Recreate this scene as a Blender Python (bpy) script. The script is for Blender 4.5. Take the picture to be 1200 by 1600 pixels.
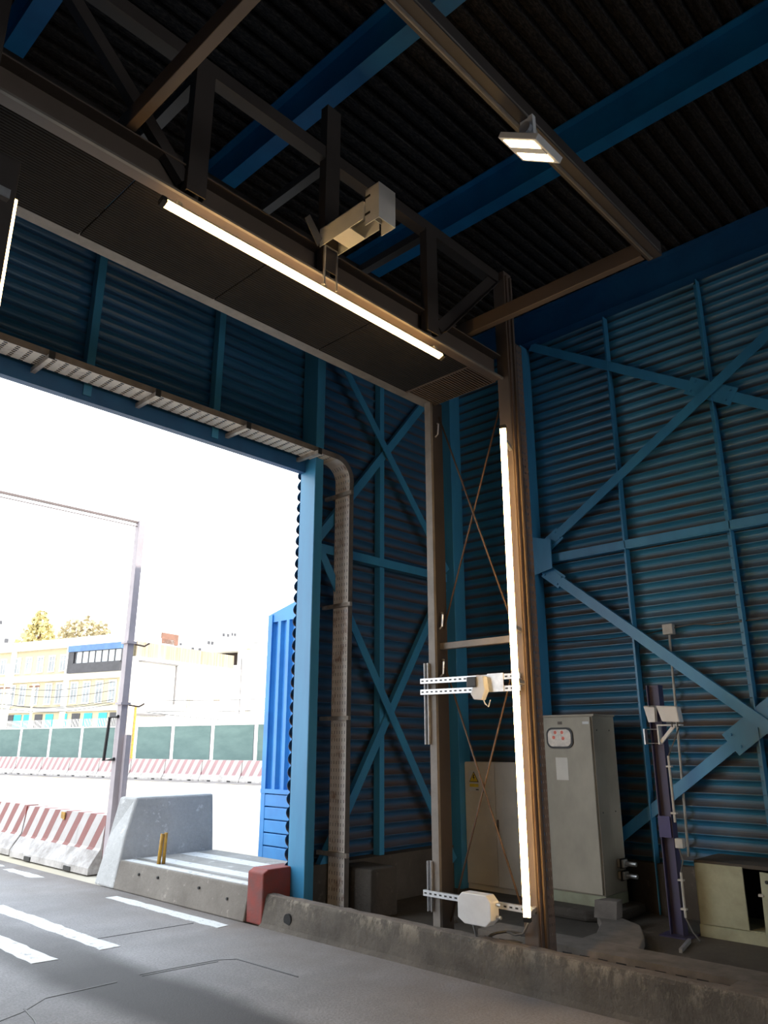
import bpy, bmesh, math, random
from mathutils import Vector, Matrix
R = math.radians
random.seed(7)
for o in list(bpy.data.objects): bpy.data.objects.remove(o)
S = bpy.context.scene
COL = S.collection
# ------------------------------------------------------------------ camera
cam = bpy.data.cameras.new('camera'); camo = bpy.data.objects.new('camera', cam); COL.objects.link(camo)
cam.sensor_fit = 'VERTICAL'; cam.sensor_height = 36; cam.lens = 1185 / 1600 * 36
cam.clip_start = .05; cam.clip_end = 2000
yaw, pit = R(46.4), R(17.04)
fw = Vector((math.sin(yaw) * math.cos(pit), math.cos(yaw) * math.cos(pit), math.sin(pit)))
rt = Vector((math.cos(yaw), -math.sin(yaw), 0)); up = rt.cross(fw)
camo.matrix_world = Matrix(((rt.x, up.x, -fw.x, 0), (rt.y, up.y, -fw.y, 0), (rt.z, up.z, -fw.z, 1.6), (0, 0, 0, 1)))
S.camera = camo
# ------------------------------------------------------------------ world, sun, exposure
W = bpy.data.worlds.new('world'); S.world = W; W.use_nodes = True
wn = W.node_tree.nodes; wl = W.node_tree.links
bg = wn['Background']; bg.inputs['Strength'].default_value = 4.0
tc = wn.new('ShaderNodeTexCoord'); sp = wn.new('ShaderNodeSeparateXYZ'); rp = wn.new('ShaderNodeValToRGB')
wl.new(tc.outputs['Generated'], sp.inputs[0]); wl.new(sp.outputs['Z'], rp.inputs[0]); wl.new(rp.outputs[0], bg.inputs['Color'])
rp.color_ramp.elements[0].position = 0; rp.color_ramp.elements[0].color = (1, 1, 1, 1)
rp.color_ramp.elements[1].position = .7; rp.color_ramp.elements[1].color = (.8, .9, 1, 1)
sun = bpy.data.lights.new('sun', 'SUN'); suno = bpy.data.objects.new('sun', sun); COL.objects.link(suno)
sun.energy = 6.5; sun.angle = R(.6); sun.color = (1, .95, .86)
suno.rotation_euler = Vector((2.5, -7, 7.2)).to_track_quat('Z', 'Y').to_euler()
suno.location = (20, -40, 50)
S.view_settings.view_transform = 'Standard'; S.view_settings.look = 'None'
S.view_settings.exposure = 0.0; S.view_settings.gamma = 1; S.view_settings.use_curve_mapping = False
S.cycles.max_bounces = 8; S.cycles.diffuse_bounces = 5

# ------------------------------------------------------------------ materials
MATS = {}
def nt(name):
    m = bpy.data.materials.new(name); m.use_nodes = True
    n = m.node_tree.nodes; l = m.node_tree.links
    return m, n, l, n['Principled BSDF']
def mathn(n, l, op, a, b=None, c=None):
    x = n.new('ShaderNodeMath'); x.operation = op
    for i, v in enumerate((a, b, c)):
        if v is None: continue
        if isinstance(v, (int, float)): x.inputs[i].default_value = v
        else: l.new(v, x.inputs[i])
    return x.outputs[0]
def mixc(n, l, f, a, b):
    x = n.new('ShaderNodeMix'); x.data_type = 'RGBA'
    for s, v in ((x.inputs['Factor'], f), (x.inputs['A'], a), (x.inputs['B'], b)):
        if isinstance(v, (int, float)): s.default_value = v
        elif isinstance(v, tuple): s.default_value = (*v, 1)
        else: l.new(v, s)
    return x.outputs['Result']
def coords(n, l):
    t = n.new('ShaderNodeNewGeometry'); s = n.new('ShaderNodeSeparateXYZ'); l.new(t.outputs['Position'], s.inputs[0])
    return t.outputs['Position'], s.outputs
def objcoords(n, l):
    t = n.new('ShaderNodeTexCoord'); s = n.new('ShaderNodeSeparateXYZ'); l.new(t.outputs['Object'], s.inputs[0])
    return t.outputs['Object'], s.outputs
def noise(n, l, vec, sc, det=5, rough=.6, lo=.35, hi=.65, stretch=None):
    if stretch:
        mp = n.new('ShaderNodeMapping'); mp.inputs['Scale'].default_value = stretch; l.new(vec, mp.inputs[0]); vec = mp.outputs[0]
    x = n.new('ShaderNodeTexNoise'); x.inputs['Scale'].default_value = sc; x.inputs['Detail'].default_value = det
    x.inputs['Roughness'].default_value = rough; l.new(vec, x.inputs['Vector'])
    r = n.new('ShaderNodeMapRange'); r.inputs[1].default_value = lo; r.inputs[2].default_value = hi
    l.new(x.outputs[0], r.inputs[0]); return r.outputs[0], x.outputs[0]
def bump(n, l, b, h, st=.3, d=.01):
    x = n.new('ShaderNodeBump'); x.inputs['Strength'].default_value = st; x.inputs['Distance'].default_value = d
    l.new(h, x.inputs['Height']); l.new(x.outputs[0], b.inputs['Normal'])
def mat(name, c1, c2=None, sc=4, rough=.6, metal=0, bmp=0, stretch=None, bd=.01, lo=.35, hi=.65):
    if name in MATS: return MATS[name]
    m, n, l, b = nt(name); pos, xyz = coords(n, l)
    c2 = c2 or tuple(v * .75 for v in c1)
    f, raw = noise(n, l, pos, sc, lo=lo, hi=hi, stretch=stretch)
    l.new(mixc(n, l, f, c1, c2), b.inputs['Base Color'])
    b.inputs['Roughness'].default_value = rough; b.inputs['Metallic'].default_value = metal
    if bmp:
        f2, r2 = noise(n, l, pos, sc * 8, det=6); bump(n, l, b, r2, bmp, bd)
    MATS[name] = m; return m
def emis(name, col, st):
    m, n, l, b = nt(name); b.inputs['Base Color'].default_value = (*col, 1)
    b.inputs['Emission Color'].default_value = (*col, 1); b.inputs['Emission Strength'].default_value = st
    MATS[name] = m; return m
M_blue = mat('blue_steel_paint', (.05, .275, .49), (.04, .21, .4), 3, .38, stretch=(1, 1, .2))
M_beam = mat('shaded_blue_beam_paint', (.004, .16, .38), (.004, .12, .30), 3, .5)  # darker copy of the steel blue; dimness under the roof put into colour
M_bluedark = mat('darkened_blue_steel_paint', (.012, .10, .25), (.01, .075, .2), 3, .5)  # darkened steel blue; carries the eaves beam's shade in its colour
M_cont = mat('bright_blue_cladding_paint', (.045, .26, .62), (.035, .2, .52), 2, .4)
M_purple = mat('violet_steel_paint', (.045, .04, .11), (.05, .045, .09), 5, .5)
M_taupe = mat('taupe_gantry_paint', (.115, .085, .068), (.085, .065, .052), 1.5, .5)
M_taupedk = mat('darkened_taupe_paint', (.052, .042, .038), (.038, .031, .028), 2, .5)  # darker copy of the gantry taupe; shade on truss and leg web coloured in
M_taupelt = mat('grey_gantry_flange_paint', (.2, .18, .16), (.14, .125, .11), 6, .5)
M_galv = mat('galvanised_steel', (.6, .62, .64), (.45, .46, .48), 20, .35, .7)
M_alu = mat('aluminium_tray_metal', (.55, .51, .46), (.3, .24, .19), 7, .45, .4)
M_whitebox = mat('white_box_paint', (.68, .69, .7), (.6, .61, .62), 6, .4)
M_beige = mat('cabinet_beige_paint', (.43, .39, .31), (.34, .31, .245), 3, .5, stretch=(1, 1, .6))
M_beige2 = mat('grey_cabinet_paint', (.74, .71, .64), (.64, .61, .55), 3, .5)
M_green = mat('pale_green_cabinet_paint', (.40, .42, .30), (.28, .29, .2), 4, .6)
M_black = mat('black_rubber', (.012, .012, .013), (.02, .02, .02), 9, .5)
M_dark = mat('dark_cavity', (.01, .01, .01), (.015, .015, .015), 9, .9)
M_rod = mat('rusty_rod_steel', (.13, .09, .07), (.09, .06, .05), 9, .6, .3)
M_dust = mat('dusty_grey_metal', (.2, .175, .155), (.13, .115, .1), 6, .85, bmp=.2)
M_red = mat('worn_red_paint', (.24, .035, .025), (.14, .05, .045), 5, .7, bmp=.3)
M_yellowpipe = mat('yellow_pipe_paint', (.5, .28, .03), (.3, .16, .03), 12, .6)
M_grind = mat('light_grey_conduit', (.5, .5, .48), (.4, .39, .36), 9, .5)
M_pole = mat('pale_pole_paint', (.47, .41, .42), (.4, .35, .36), 4, .7)
M_bar = mat('brownish_bar_paint', (.2, .15, .14), (.15, .12, .11), 4, .7)
M_shade = mat('grey_edge_shade', (.2, .19, .19), None, 2, .9)  # grey that draws shade lines along edges of the corner building
M_farglass = mat('far_window_glass', (.07, .07, .08), None, 2, .5)
M_white = mat('white_plaster', (.85, .83, .8), (.78, .76, .72), .3, .9)
M_cream = mat('cream_plaster', (.5, .44, .31), (.44, .39, .28), .3, .9)
M_glass = mat('grey_window_glass', (.3, .33, .35), (.2, .22, .24), .6, .15)
M_frame = mat('dark_window_frame', (.06, .06, .07), None, 2, .6)
M_turq = mat('turquoise_shop_paint', (.06, .5, .62), None, 1, .8)
M_tan = mat('cane_fence', (.34, .26, .17), (.5, .44, .36), 3, .9, stretch=(6, 6, .2))
M_roofblue = mat('blue_roof_fascia', (.1, .2, .42), None, 1, .7)
M_wood = mat('brown_wood', (.2, .1, .07), None, 2, .8)
M_leaf = mat('yellow_green_foliage', (.62, .52, .25), (.4, .36, .16), 1.2, .8)
M_leaf2 = mat('brown_green_foliage', (.5, .42, .25), (.3, .25, .15), 1.2, .8)
M_hill = mat('pale_hillside', (.42, .39, .35), (.2, .18, .16), .12, 1)
M_paint = None
def m_concrete(name, c1, c2, pits=True, sc=1.5):
    m, n, l, b = nt(name); pos, xyz = coords(n, l)
    f, _ = noise(n, l, pos, sc, 8, .65); g, gr = noise(n, l, pos, 22, 8, .7, .3, .7)
    c = mixc(n, l, f, c1, c2); c = mixc(n, l, mathn(n, l, 'MULTIPLY', g, .35), c, tuple(v * .55 for v in c1))
    p, _ = noise(n, l, pos, 9, 6, .7, .6, .68)
    c = mixc(n, l, mathn(n, l, 'MULTIPLY', p, .45), c, tuple(min(1, v * 1.9) for v in c1))
    l.new(c, b.inputs['Base Color']); b.inputs['Roughness'].default_value = .9
    bump(n, l, b, gr, .5, .02); MATS[name] = m; return m
M_conc = m_concrete('worn_concrete', (.24, .215, .185), (.16, .14, .12))
def m_kerb():
    m, n, l, b = nt('chipped_kerb_concrete'); pos, xyz = coords(n, l)
    f, _ = noise(n, l, pos, 2.2, 8, .65, .35, .65); g, gr = noise(n, l, pos, 30, 8, .75, .3, .7)
    c = mixc(n, l, f, (.2, .175, .145), (.1, .085, .07)); c = mixc(n, l, mathn(n, l, 'MULTIPLY', g, .4), c, (.07, .06, .05))
    e = n.new('ShaderNodeMapRange'); e.inputs[1].default_value = .12; e.inputs[2].default_value = .25; l.new(xyz[2], e.inputs[0])
    p, _ = noise(n, l, pos, 7, 9, .75, .5, .6, stretch=(1, 1, .45))
    c = mixc(n, l, mathn(n, l, 'MULTIPLY', mathn(n, l, 'MULTIPLY', p, e.outputs[0]), .75), c, (.42, .37, .29))
    t = mathn(n, l, 'GREATER_THAN', xyz[2], .2535)
    c = mixc(n, l, mathn(n, l, 'MULTIPLY', t, .8), c, (.2, .165, .14))
    l.new(c, b.inputs['Base Color']); b.inputs['Roughness'].default_value = .9
    bump(n, l, b, gr, .9, .04); return m
M_kerb = m_kerb()
M_blockp = m_concrete('whitewashed_concrete', (.56, .56, .55), (.46, .46, .45))
M_conclt = m_concrete('pale_concrete', (.38, .37, .35), (.26, .25, .23))
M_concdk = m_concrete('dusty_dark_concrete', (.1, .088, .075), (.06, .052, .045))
# asphalt lane with an oily wheel track
def m_asphalt():
    m, n, l, b = nt('asphalt'); pos, xyz = coords(n, l)
    f, _ = noise(n, l, pos, .9, 8, .6); g, gr = noise(n, l, pos, 55, 5, .8, .42, .58)
    c = mixc(n, l, f, (.3, .292, .298), (.205, .2, .204))
    c = mixc(n, l, mathn(n, l, 'MULTIPLY', g, .5), c, (.09, .088, .092))
    pale, _ = noise(n, l, pos, 3.5, 7, .7, .52, .7)
    c = mixc(n, l, mathn(n, l, 'MULTIPLY', pale, .25), c, (.33, .32, .31))
    wob, wr = noise(n, l, pos, .8, 3)
    d = mathn(n, l, 'ABSOLUTE', mathn(n, l, 'SUBTRACT', mathn(n, l, 'ADD', xyz[0], mathn(n, l, 'MULTIPLY', wr, .35)), 3.27))
    band = n.new('ShaderNodeMapRange'); band.inputs[1].default_value = .48; band.inputs[2].default_value = .2
    band.interpolation_type = 'SMOOTHSTEP'; l.new(d, band.inputs[0])
    yf = n.new('ShaderNodeMapRange'); yf.inputs[1].default_value = 8.6; yf.inputs[2].default_value = 6.0; l.new(xyz[1], yf.inputs[0])
    k = mathn(n, l, 'MULTIPLY', mathn(n, l, 'MULTIPLY', band.outputs[0], yf.outputs[0]), .92)
    c = mixc(n, l, k, c, (.03, .028, .029))
    brown, _ = noise(n, l, pos, 1.3, 5, .6, .4, .7)
    xr = n.new('ShaderNodeMapRange'); xr.inputs[1].default_value = 3.5; xr.inputs[2].default_value = 4.8; l.new(xyz[0], xr.inputs[0])
    c = mixc(n, l, mathn(n, l, 'MULTIPLY', mathn(n, l, 'MULTIPLY', xr.outputs[0], mathn(n, l, 'ADD', mathn(n, l, 'MULTIPLY', brown, .5), .5)), .8), c, (.12, .09, .068))
    l.new(c, b.inputs['Base Color']); b.inputs['Roughness'].default_value = .75
    bump(n, l, b, gr, .5, .012); return m
M_asph = m_asphalt()
def m_corr(name, c1, c2, dust, amount, z0=0.0, pitch=.127):
    m, n, l, b = nt(name); pos, xyz = coords(n, l)
    ph = mathn(n, l, 'FRACT', mathn(n, l, 'DIVIDE', mathn(n, l, 'SUBTRACT', xyz[2], z0), pitch))
    mr = n.new('ShaderNodeMapRange'); mr.inputs[1].default_value = .66; mr.inputs[2].default_value = .3; l.new(ph, mr.inputs[0])
    f, _ = noise(n, l, pos, 1.2, 6, .6, .3, .7, stretch=(1, 1, .6)); g, _ = noise(n, l, pos, .5, 5, .6, .3, .75)
    c = mixc(n, l, g, c1, c2)
    k = mathn(n, l, 'MULTIPLY', mathn(n, l, 'MULTIPLY', mr.outputs[0], mathn(n, l, 'ADD', mathn(n, l, 'MULTIPLY', f, .6), .45)), amount)
    c = mixc(n, l, k, c, dust)
    l.new(c, b.inputs['Base Color']); b.inputs['Roughness'].default_value = .36
    rr = mathn(n, l, 'ADD', mathn(n, l, 'MULTIPLY', k, .4), .34); l.new(rr, b.inputs['Roughness'])
    MATS[name] = m; return m
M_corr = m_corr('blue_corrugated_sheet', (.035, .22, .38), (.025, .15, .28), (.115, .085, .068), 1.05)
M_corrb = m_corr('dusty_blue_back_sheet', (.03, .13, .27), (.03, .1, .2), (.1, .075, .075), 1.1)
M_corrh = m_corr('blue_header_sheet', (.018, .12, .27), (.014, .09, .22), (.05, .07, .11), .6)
def m_roof():
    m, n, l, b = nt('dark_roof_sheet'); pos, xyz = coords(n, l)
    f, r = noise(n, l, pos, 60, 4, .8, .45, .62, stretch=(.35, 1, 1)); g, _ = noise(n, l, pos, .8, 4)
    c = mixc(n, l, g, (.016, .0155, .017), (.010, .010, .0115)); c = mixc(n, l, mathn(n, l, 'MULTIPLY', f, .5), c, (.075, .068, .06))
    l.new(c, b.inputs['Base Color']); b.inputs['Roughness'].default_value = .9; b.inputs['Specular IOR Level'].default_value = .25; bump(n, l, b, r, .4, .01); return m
M_roof = m_roof()
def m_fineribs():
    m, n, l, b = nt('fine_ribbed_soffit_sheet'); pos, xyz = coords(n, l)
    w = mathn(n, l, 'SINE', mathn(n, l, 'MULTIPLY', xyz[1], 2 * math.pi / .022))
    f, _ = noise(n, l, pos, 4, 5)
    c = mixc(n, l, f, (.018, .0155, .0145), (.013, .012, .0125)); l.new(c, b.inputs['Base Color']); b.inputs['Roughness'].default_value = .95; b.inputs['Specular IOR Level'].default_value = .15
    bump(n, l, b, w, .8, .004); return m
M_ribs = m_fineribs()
def m_slots(name, ax_u, ax_v, pu, pv, c1, c2, fu=.34, fv=.45):
    m, n, l, b = nt(name); pos, xyz = coords(n, l)
    u = mathn(n, l, 'FRACT', mathn(n, l, 'DIVIDE', xyz[ax_u], pu)); v = mathn(n, l, 'FRACT', mathn(n, l, 'DIVIDE', xyz[ax_v], pv))
    h = mathn(n, l, 'MULTIPLY', mathn(n, l, 'LESS_THAN', u, fu), mathn(n, l, 'LESS_THAN', v, fv))
    f, _ = noise(n, l, pos, 5, 6, .7, .52, .68)
    l.new(mixc(n, l, f, c1, c2), b.inputs['Base Color']); b.inputs['Roughness'].default_value = .5
    l.new(mathn(n, l, 'SUBTRACT', 1, h), b.inputs['Alpha']); return m
M_slotv = m_slots('slotted_tray_plate', 1, 2, .038, .074, (.95, .9, .84), (.5, .34, .25), .26, .45)
M_sloth = m_slots('slotted_tray_floor', 1, 0, .034, .1, (.8, .72, .6), (.55, .46, .38), .62, .34)
M_perf = m_slots('perforated_angle_steel', 0, 2, .03, .06, (.14, .1, .085), (.1, .075, .065), .35, .35)
def m_stripes(name, red, period, slope, worn):
    m, n, l, b = nt(name); o, xyz = objcoords(n, l); pos, _ = coords(n, l)
    u = mathn(n, l, 'FRACT', mathn(n, l, 'DIVIDE', mathn(n, l, 'ADD', xyz[0], mathn(n, l, 'MULTIPLY', xyz[2], slope)), period))
    s = mathn(n, l, 'LESS_THAN', u, .47); s = mathn(n, l, 'MULTIPLY', s, mathn(n, l, 'GREATER_THAN', xyz[2], worn))
    f, r = noise(n, l, pos, 4, 7, .7, .4, .62)
    c = mixc(n, l, s, (.5, .47, .45), red)
    low = mathn(n, l, 'LESS_THAN', xyz[2], worn)
    c = mixc(n, l, mathn(n, l, 'MULTIPLY', f, mathn(n, l, 'ADD', mathn(n, l, 'MULTIPLY', low, .6), .15)), c, (.22, .2, .185))
    l.new(c, b.inputs['Base Color']); b.inputs['Roughness'].default_value = .85; bump(n, l, b, r, .4, .03); return m
M_str = m_stripes('red_white_striped_paint', (.27, .115, .105), .36, .62, .27)
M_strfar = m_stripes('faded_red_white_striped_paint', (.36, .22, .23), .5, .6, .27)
def m_line():
    m, n, l, b = nt('worn_white_road_paint'); pos, _ = coords(n, l)
    f, _ = noise(n, l, pos, 14, 7, .75, .56, .64)
    l.new(mixc(n, l, f, (.55, .56, .56), (.25, .25, .25)), b.inputs['Base Color']); b.inputs['Roughness'].default_value = .7; return m
M_line = m_line()
def m_cloth():
    m, n, l, b = nt('green_shade_cloth'); pos, xyz = coords(n, l)
    f, _ = noise(n, l, pos, .8, 4, stretch=(1, 1, 3))
    l.new(mixc(n, l, f, (.13, .2, .19), (.1, .16, .155)), b.inputs['Base Color']); b.inputs['Roughness'].default_value = .9; return m
M_cloth = m_cloth()
def m_ground():
    m, n, l, b = nt('pale_yard_concrete'); pos, xyz = coords(n, l)
    f, _ = noise(n, l, pos, .15, 6, stretch=(3, .5, 1)); g, _ = noise(n, l, pos, 3, 6)
    c = mixc(n, l, f, (.50, .47, .41), (.42, .34, .2)); c = mixc(n, l, mathn(n, l, 'MULTIPLY', g, .2), c, (.4, .38, .34))
    l.new(c, b.inputs['Base Color']); b.inputs['Roughness'].default_value = .9; return m
M_yard = m_ground()
M_led = emis('warm_led_diffuser', (1, .62, .24), 20)
M_ledv = emis('warm_led_diffuser_bright', (1, .62, .24), 40)
M_flood = emis('floodlight_led_panel', (1, .72, .38), 14)
M_yel = mat('yellow_sign', (.8, .62, .05), None, 9, .5)
M_ind = mat('red_indicator', (.8, .12, .06), None, 9, .4)
M_cable = mat('grey_cable_sheath', (.12, .115, .11), (.08, .08, .08), 9, .6)
M_cream2 = mat('pinkish_gate_pillar', (.75, .65, .5), None, 1, .9)

# ------------------------------------------------------------------ mesh helpers
OFF = {}
class MB:
    def __init__(s): s.v = []; s.f = []; s.mi = []; s.cur = 0
    def add(s, vs, fs):
        k = len(s.v); s.v += [Vector(v) for v in vs]; s.f += [[i + k for i in f] for f in fs]; s.mi += [s.cur] * len(fs); return s
    def box(s, x0, x1, y0, y1, z0, z1):
        return s.add([(x, y, z) for z in (z0, z1) for y in (y0, y1) for x in (x0, x1)],
                     [(0, 2, 3, 1), (4, 5, 7, 6), (0, 1, 5, 4), (2, 6, 7, 3), (0, 4, 6, 2), (1, 3, 7, 5)])
    def prism(s, pts, a, b):      # pts list of 3D, extruded by vector a->b given as offsets
        a = Vector(a); b = Vector(b); n = len(pts); P = [Vector(p) for p in pts]
        nrm = Vector((0, 0, 0))
        for i in range(n): nrm += (P[i] - P[0]).cross(P[(i + 1) % n] - P[0])
        if nrm.dot(b - a) < 0: P = P[::-1]
        return s.add([p + a for p in P] + [p + b for p in P],
                     [list(range(n))[::-1], list(range(n, 2 * n))] + [[i, (i + 1) % n, n + (i + 1) % n, n + i] for i in range(n)])
    def sec(s, p, q, prof, side):  # sweep a 2D profile (u along side, v along side x dir) from p to q
        p = Vector(p); q = Vector(q); d = (q - p).normalized(); u = Vector(side); u = (u - d * u.dot(d)).normalized(); v = d.cross(u)
        pts = [p + u * a + v * b for a, b in prof]
        return s.prism(pts, (0, 0, 0), q - p)
    def bar(s, p, q, w, h, side):
        return s.sec(p, q, [(-w / 2, -h / 2), (w / 2, -h / 2), (w / 2, h / 2), (-w / 2, h / 2)], side)
    def chan(s, p, q, w, h, t, side):   # channel, open towards +v
        return s.sec(p, q, [(-w/2, -h/2), (w/2, -h/2), (w/2, h/2), (w/2-t, h/2), (w/2-t, -h/2+t), (-w/2+t, -h/2+t), (-w/2+t, h/2), (-w/2, h/2)], side)
    def ibeam(s, p, q, w, h, t, side):  # w along side, h along v
        return s.sec(p, q, [(-w/2, -h/2), (w/2, -h/2), (w/2, -h/2+t), (t/2, -h/2+t), (t/2, h/2-t), (w/2, h/2-t), (w/2, h/2), (-w/2, h/2), (-w/2, h/2-t), (-t/2, h/2-t), (-t/2, -h/2+t), (-w/2, -h/2+t)], side)
    def ang(s, p, q, w, h, t, side):
        return s.sec(p, q, [(0, 0), (w, 0), (w, t), (t, t), (t, h), (0, h)], side)
    def tube(s, pts, r, n=8, cap=True):
        pts = [Vector(p) for p in pts]; k = len(s.v); rings = []
        for i, p in enumerate(pts):
            d = ((pts[min(i + 1, len(pts) - 1)] - pts[max(i - 1, 0)])).normalized()
            a = Vector((0, 0, 1)) if abs(d.z) < .9 else Vector((1, 0, 0)); u = d.cross(a).normalized(); v = d.cross(u)
            rr = r[i] if isinstance(r, (list, tuple)) else r
            s.v += [p + u * rr * math.cos(2 * math.pi * j / n) + v * rr * math.sin(2 * math.pi * j / n) for j in range(n)]
        for i in range(len(pts) - 1):
            for j in range(n):
                s.f.append([k + i * n + j, k + i * n + (j + 1) % n, k + (i + 1) * n + (j + 1) % n, k + (i + 1) * n + j]); s.mi.append(s.cur)
        if cap:
            s.f.append([k + j for j in range(n)][::-1]); s.f.append([k + (len(pts) - 1) * n + j for j in range(n)]); s.mi += [s.cur] * 2
        return s
    def build(s, name, m, parent=None, bevel=0, smooth=False):
        me = bpy.data.meshes.new(name)
        off = Vector((0, 0, 0)); o = bpy.data.objects.new(name, me)
        if parent is None:
            xs = [v.x for v in s.v]; ys = [v.y for v in s.v]
            off = Vector(((min(xs) + max(xs)) / 2, (min(ys) + max(ys)) / 2, min(v.z for v in s.v))); o.location = off
        else:
            r = parent
            while r.parent: r = r.parent
            off = Vector(OFF.get(r.name, (0, 0, 0)))
        me.from_pydata([v - off for v in s.v], [], s.f)
        ms = m if isinstance(m, (list, tuple)) else [m]
        for x in ms: me.materials.append(x)
        if len(ms) > 1: me.polygons.foreach_set('material_index', s.mi)
        bm = bmesh.new(); bm.from_mesh(me); bmesh.ops.recalc_face_normals(bm, faces=bm.faces); bm.to_mesh(me); bm.free()
        if smooth: me.polygons.foreach_set('use_smooth', [True] * len(me.polygons))
        COL.objects.link(o)
        if parent is not None: o.parent = parent; 
        if parent is None: OFF[o.name] = tuple(off)
        if bevel:
            b = o.modifiers.new('bevel', 'BEVEL'); b.width = bevel; b.segments = 2; b.limit_method = 'ANGLE'
        return o
def B(*a): return MB().box(*a)
def tag(o, label, cat, group=None):
    o['label'] = label; o['category'] = cat
    if group: o['group'] = group
    return o
def thing(name, label, cat, loc, rot=0, group=None, world=True):
    o = bpy.data.objects.new(name, None); COL.objects.link(o); o.location = loc; o.rotation_euler = (0, 0, rot)
    o.empty_display_size = .2
    if world: OFF[o.name] = tuple(loc)
    return tag(o, label, cat, group)
def struct(o): o['kind'] = 'structure'; return o
def copy_tree(o, parent=None):
    c = o.copy(); COL.objects.link(c)
    if parent is not None: c.parent = parent
    for ch in [x for x in bpy.data.objects if x.parent == o]: copy_tree(ch, c)
    return c

# ------------------------------------------------------------------ setting: ground, walls, roof
ZR = 7.12
struct(B(-9, 4.84, -26, 18, -.3, 0).build('floor', M_asph))
struct(B(4.84, 8.3, -26, 6.2, -.3, 0).build('floor_side', M_concdk))
g = MB(); g.add([(-120, 18, -.02), (4.84, 18, -.02), (4.84, 6.2, -.02), (300, 6.2, -.02), (300, 400, -.02), (-120, 400, -.02)], [(0, 1, 2, 3, 4, 5)])
struct(g.build('ground_yard', M_yard))
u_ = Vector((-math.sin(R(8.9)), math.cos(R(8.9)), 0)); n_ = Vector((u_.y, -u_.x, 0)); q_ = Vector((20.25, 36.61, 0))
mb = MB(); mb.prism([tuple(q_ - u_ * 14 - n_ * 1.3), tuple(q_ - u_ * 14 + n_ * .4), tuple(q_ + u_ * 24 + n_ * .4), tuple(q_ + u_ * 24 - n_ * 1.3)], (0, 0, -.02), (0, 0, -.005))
struct(mb.build('trim_barrier_shadow', mat('yard_barrier_shadow', (.14, .13, .13), None, 1, .9)))  # dark strip painted as the shadow at the far barriers' foot
def wave(n0, n1, pitch, depth, k=8, lip=.07):
    pts = []
    for i in range(n0, n1):
        for j in range(k):
            t = lip / 2 + (1 - lip) * j / (k - 1); pts.append(((i + t) * pitch, depth * math.sin(math.pi * (t - lip / 2) / (1 - lip)) ** .7))
    return pts
P = .127
def corrwall(name, m, axis, plane, a0, a1, z0, z1, thick=.004):
    mb = MB(); pts = [p for p in wave(int(z0 / P), int(z1 / P) + 1, P, .05)]
    vs = []
    for lay in (0, thick):
        for z, d in pts:
            for a in (a0, a1):
                vs.append((plane + d + lay, a, z) if axis == 'x' else (a, plane + d + lay, z))
    n = len(pts); fs = []
    for L in range(2):
        for i in range(n - 1):
            k = L * 2 * n + 2 * i; fs.append([k, k + 1, k + 3, k + 2])
    for i in range(n - 1): fs.append([2 * i, 2 * i + 2, 2 * n + 2 * i + 2, 2 * n + 2 * i]); fs.append([2 * i + 1, 2 * n + 2 * i + 1, 2 * n + 2 * i + 3, 2 * i + 3])
    mb.add(vs, fs); return struct(mb.build(name, m))
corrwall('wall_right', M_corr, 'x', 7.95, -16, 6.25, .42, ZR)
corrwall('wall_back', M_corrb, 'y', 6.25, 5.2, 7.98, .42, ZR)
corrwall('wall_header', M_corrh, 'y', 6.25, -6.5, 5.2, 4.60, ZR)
struct(B(7.88, 8.1, -16, 6.25, 0, .46).build('baseboard_right', M_concdk))
struct(B(5.32, 7.88, 6.12, 6.36, 0, .46).build('baseboard_back', M_concdk))
struct(B(-6.7, -6.5, -16, 6.3, 0, ZR).build('wall_left_unseen', M_bluedark))  # unseen side wall, added to cut the light inside the hall
struct(B(-6.7, .4, 6.3, 6.4, 0, 4.7).build('wall_back_left_unseen', M_bluedark))  # unseen, closes the left of the gateway to dim the hall
struct(B(-6.7, 8.1, -16.1, -16, 4.8, ZR).build('wall_front_header_unseen', M_bluedark))  # unseen header, added to lower the light from the rear entry
struct(B(-6.7, -3, -16.1, -16, 0, 4.8).build('wall_front_unseen', M_bluedark))  # unseen, added to narrow the light from the rear entry
# corrugated ceiling
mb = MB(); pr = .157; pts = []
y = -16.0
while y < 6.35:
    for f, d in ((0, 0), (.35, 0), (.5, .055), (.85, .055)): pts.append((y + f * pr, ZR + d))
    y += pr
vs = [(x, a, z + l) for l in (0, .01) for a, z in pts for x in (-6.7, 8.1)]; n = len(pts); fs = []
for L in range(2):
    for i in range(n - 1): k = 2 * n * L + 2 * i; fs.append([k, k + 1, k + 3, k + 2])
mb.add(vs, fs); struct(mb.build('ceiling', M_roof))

# ------------------------------------------------------------------ hall steel frame
for x, nm in ((1.33, 'short length of blue roof beam in the top left corner of the picture'), (3.33, 'blue steel roof beam crossing above the camera arm, second from the right wall'), (5.34, 'long blue steel roof beam passing behind the floodlight, nearest to the right wall')):
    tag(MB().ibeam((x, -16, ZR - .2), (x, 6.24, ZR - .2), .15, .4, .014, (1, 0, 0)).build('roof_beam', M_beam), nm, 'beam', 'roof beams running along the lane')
tag(MB().ibeam((7.86, -16, ZR - .22), (7.86, 6.24, ZR - .22), .16, .44, .014, (1, 0, 0)).build('eaves_beam', M_bluedark), 'deep blue eaves beam along the top of the right corrugated wall', 'beam')
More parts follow.
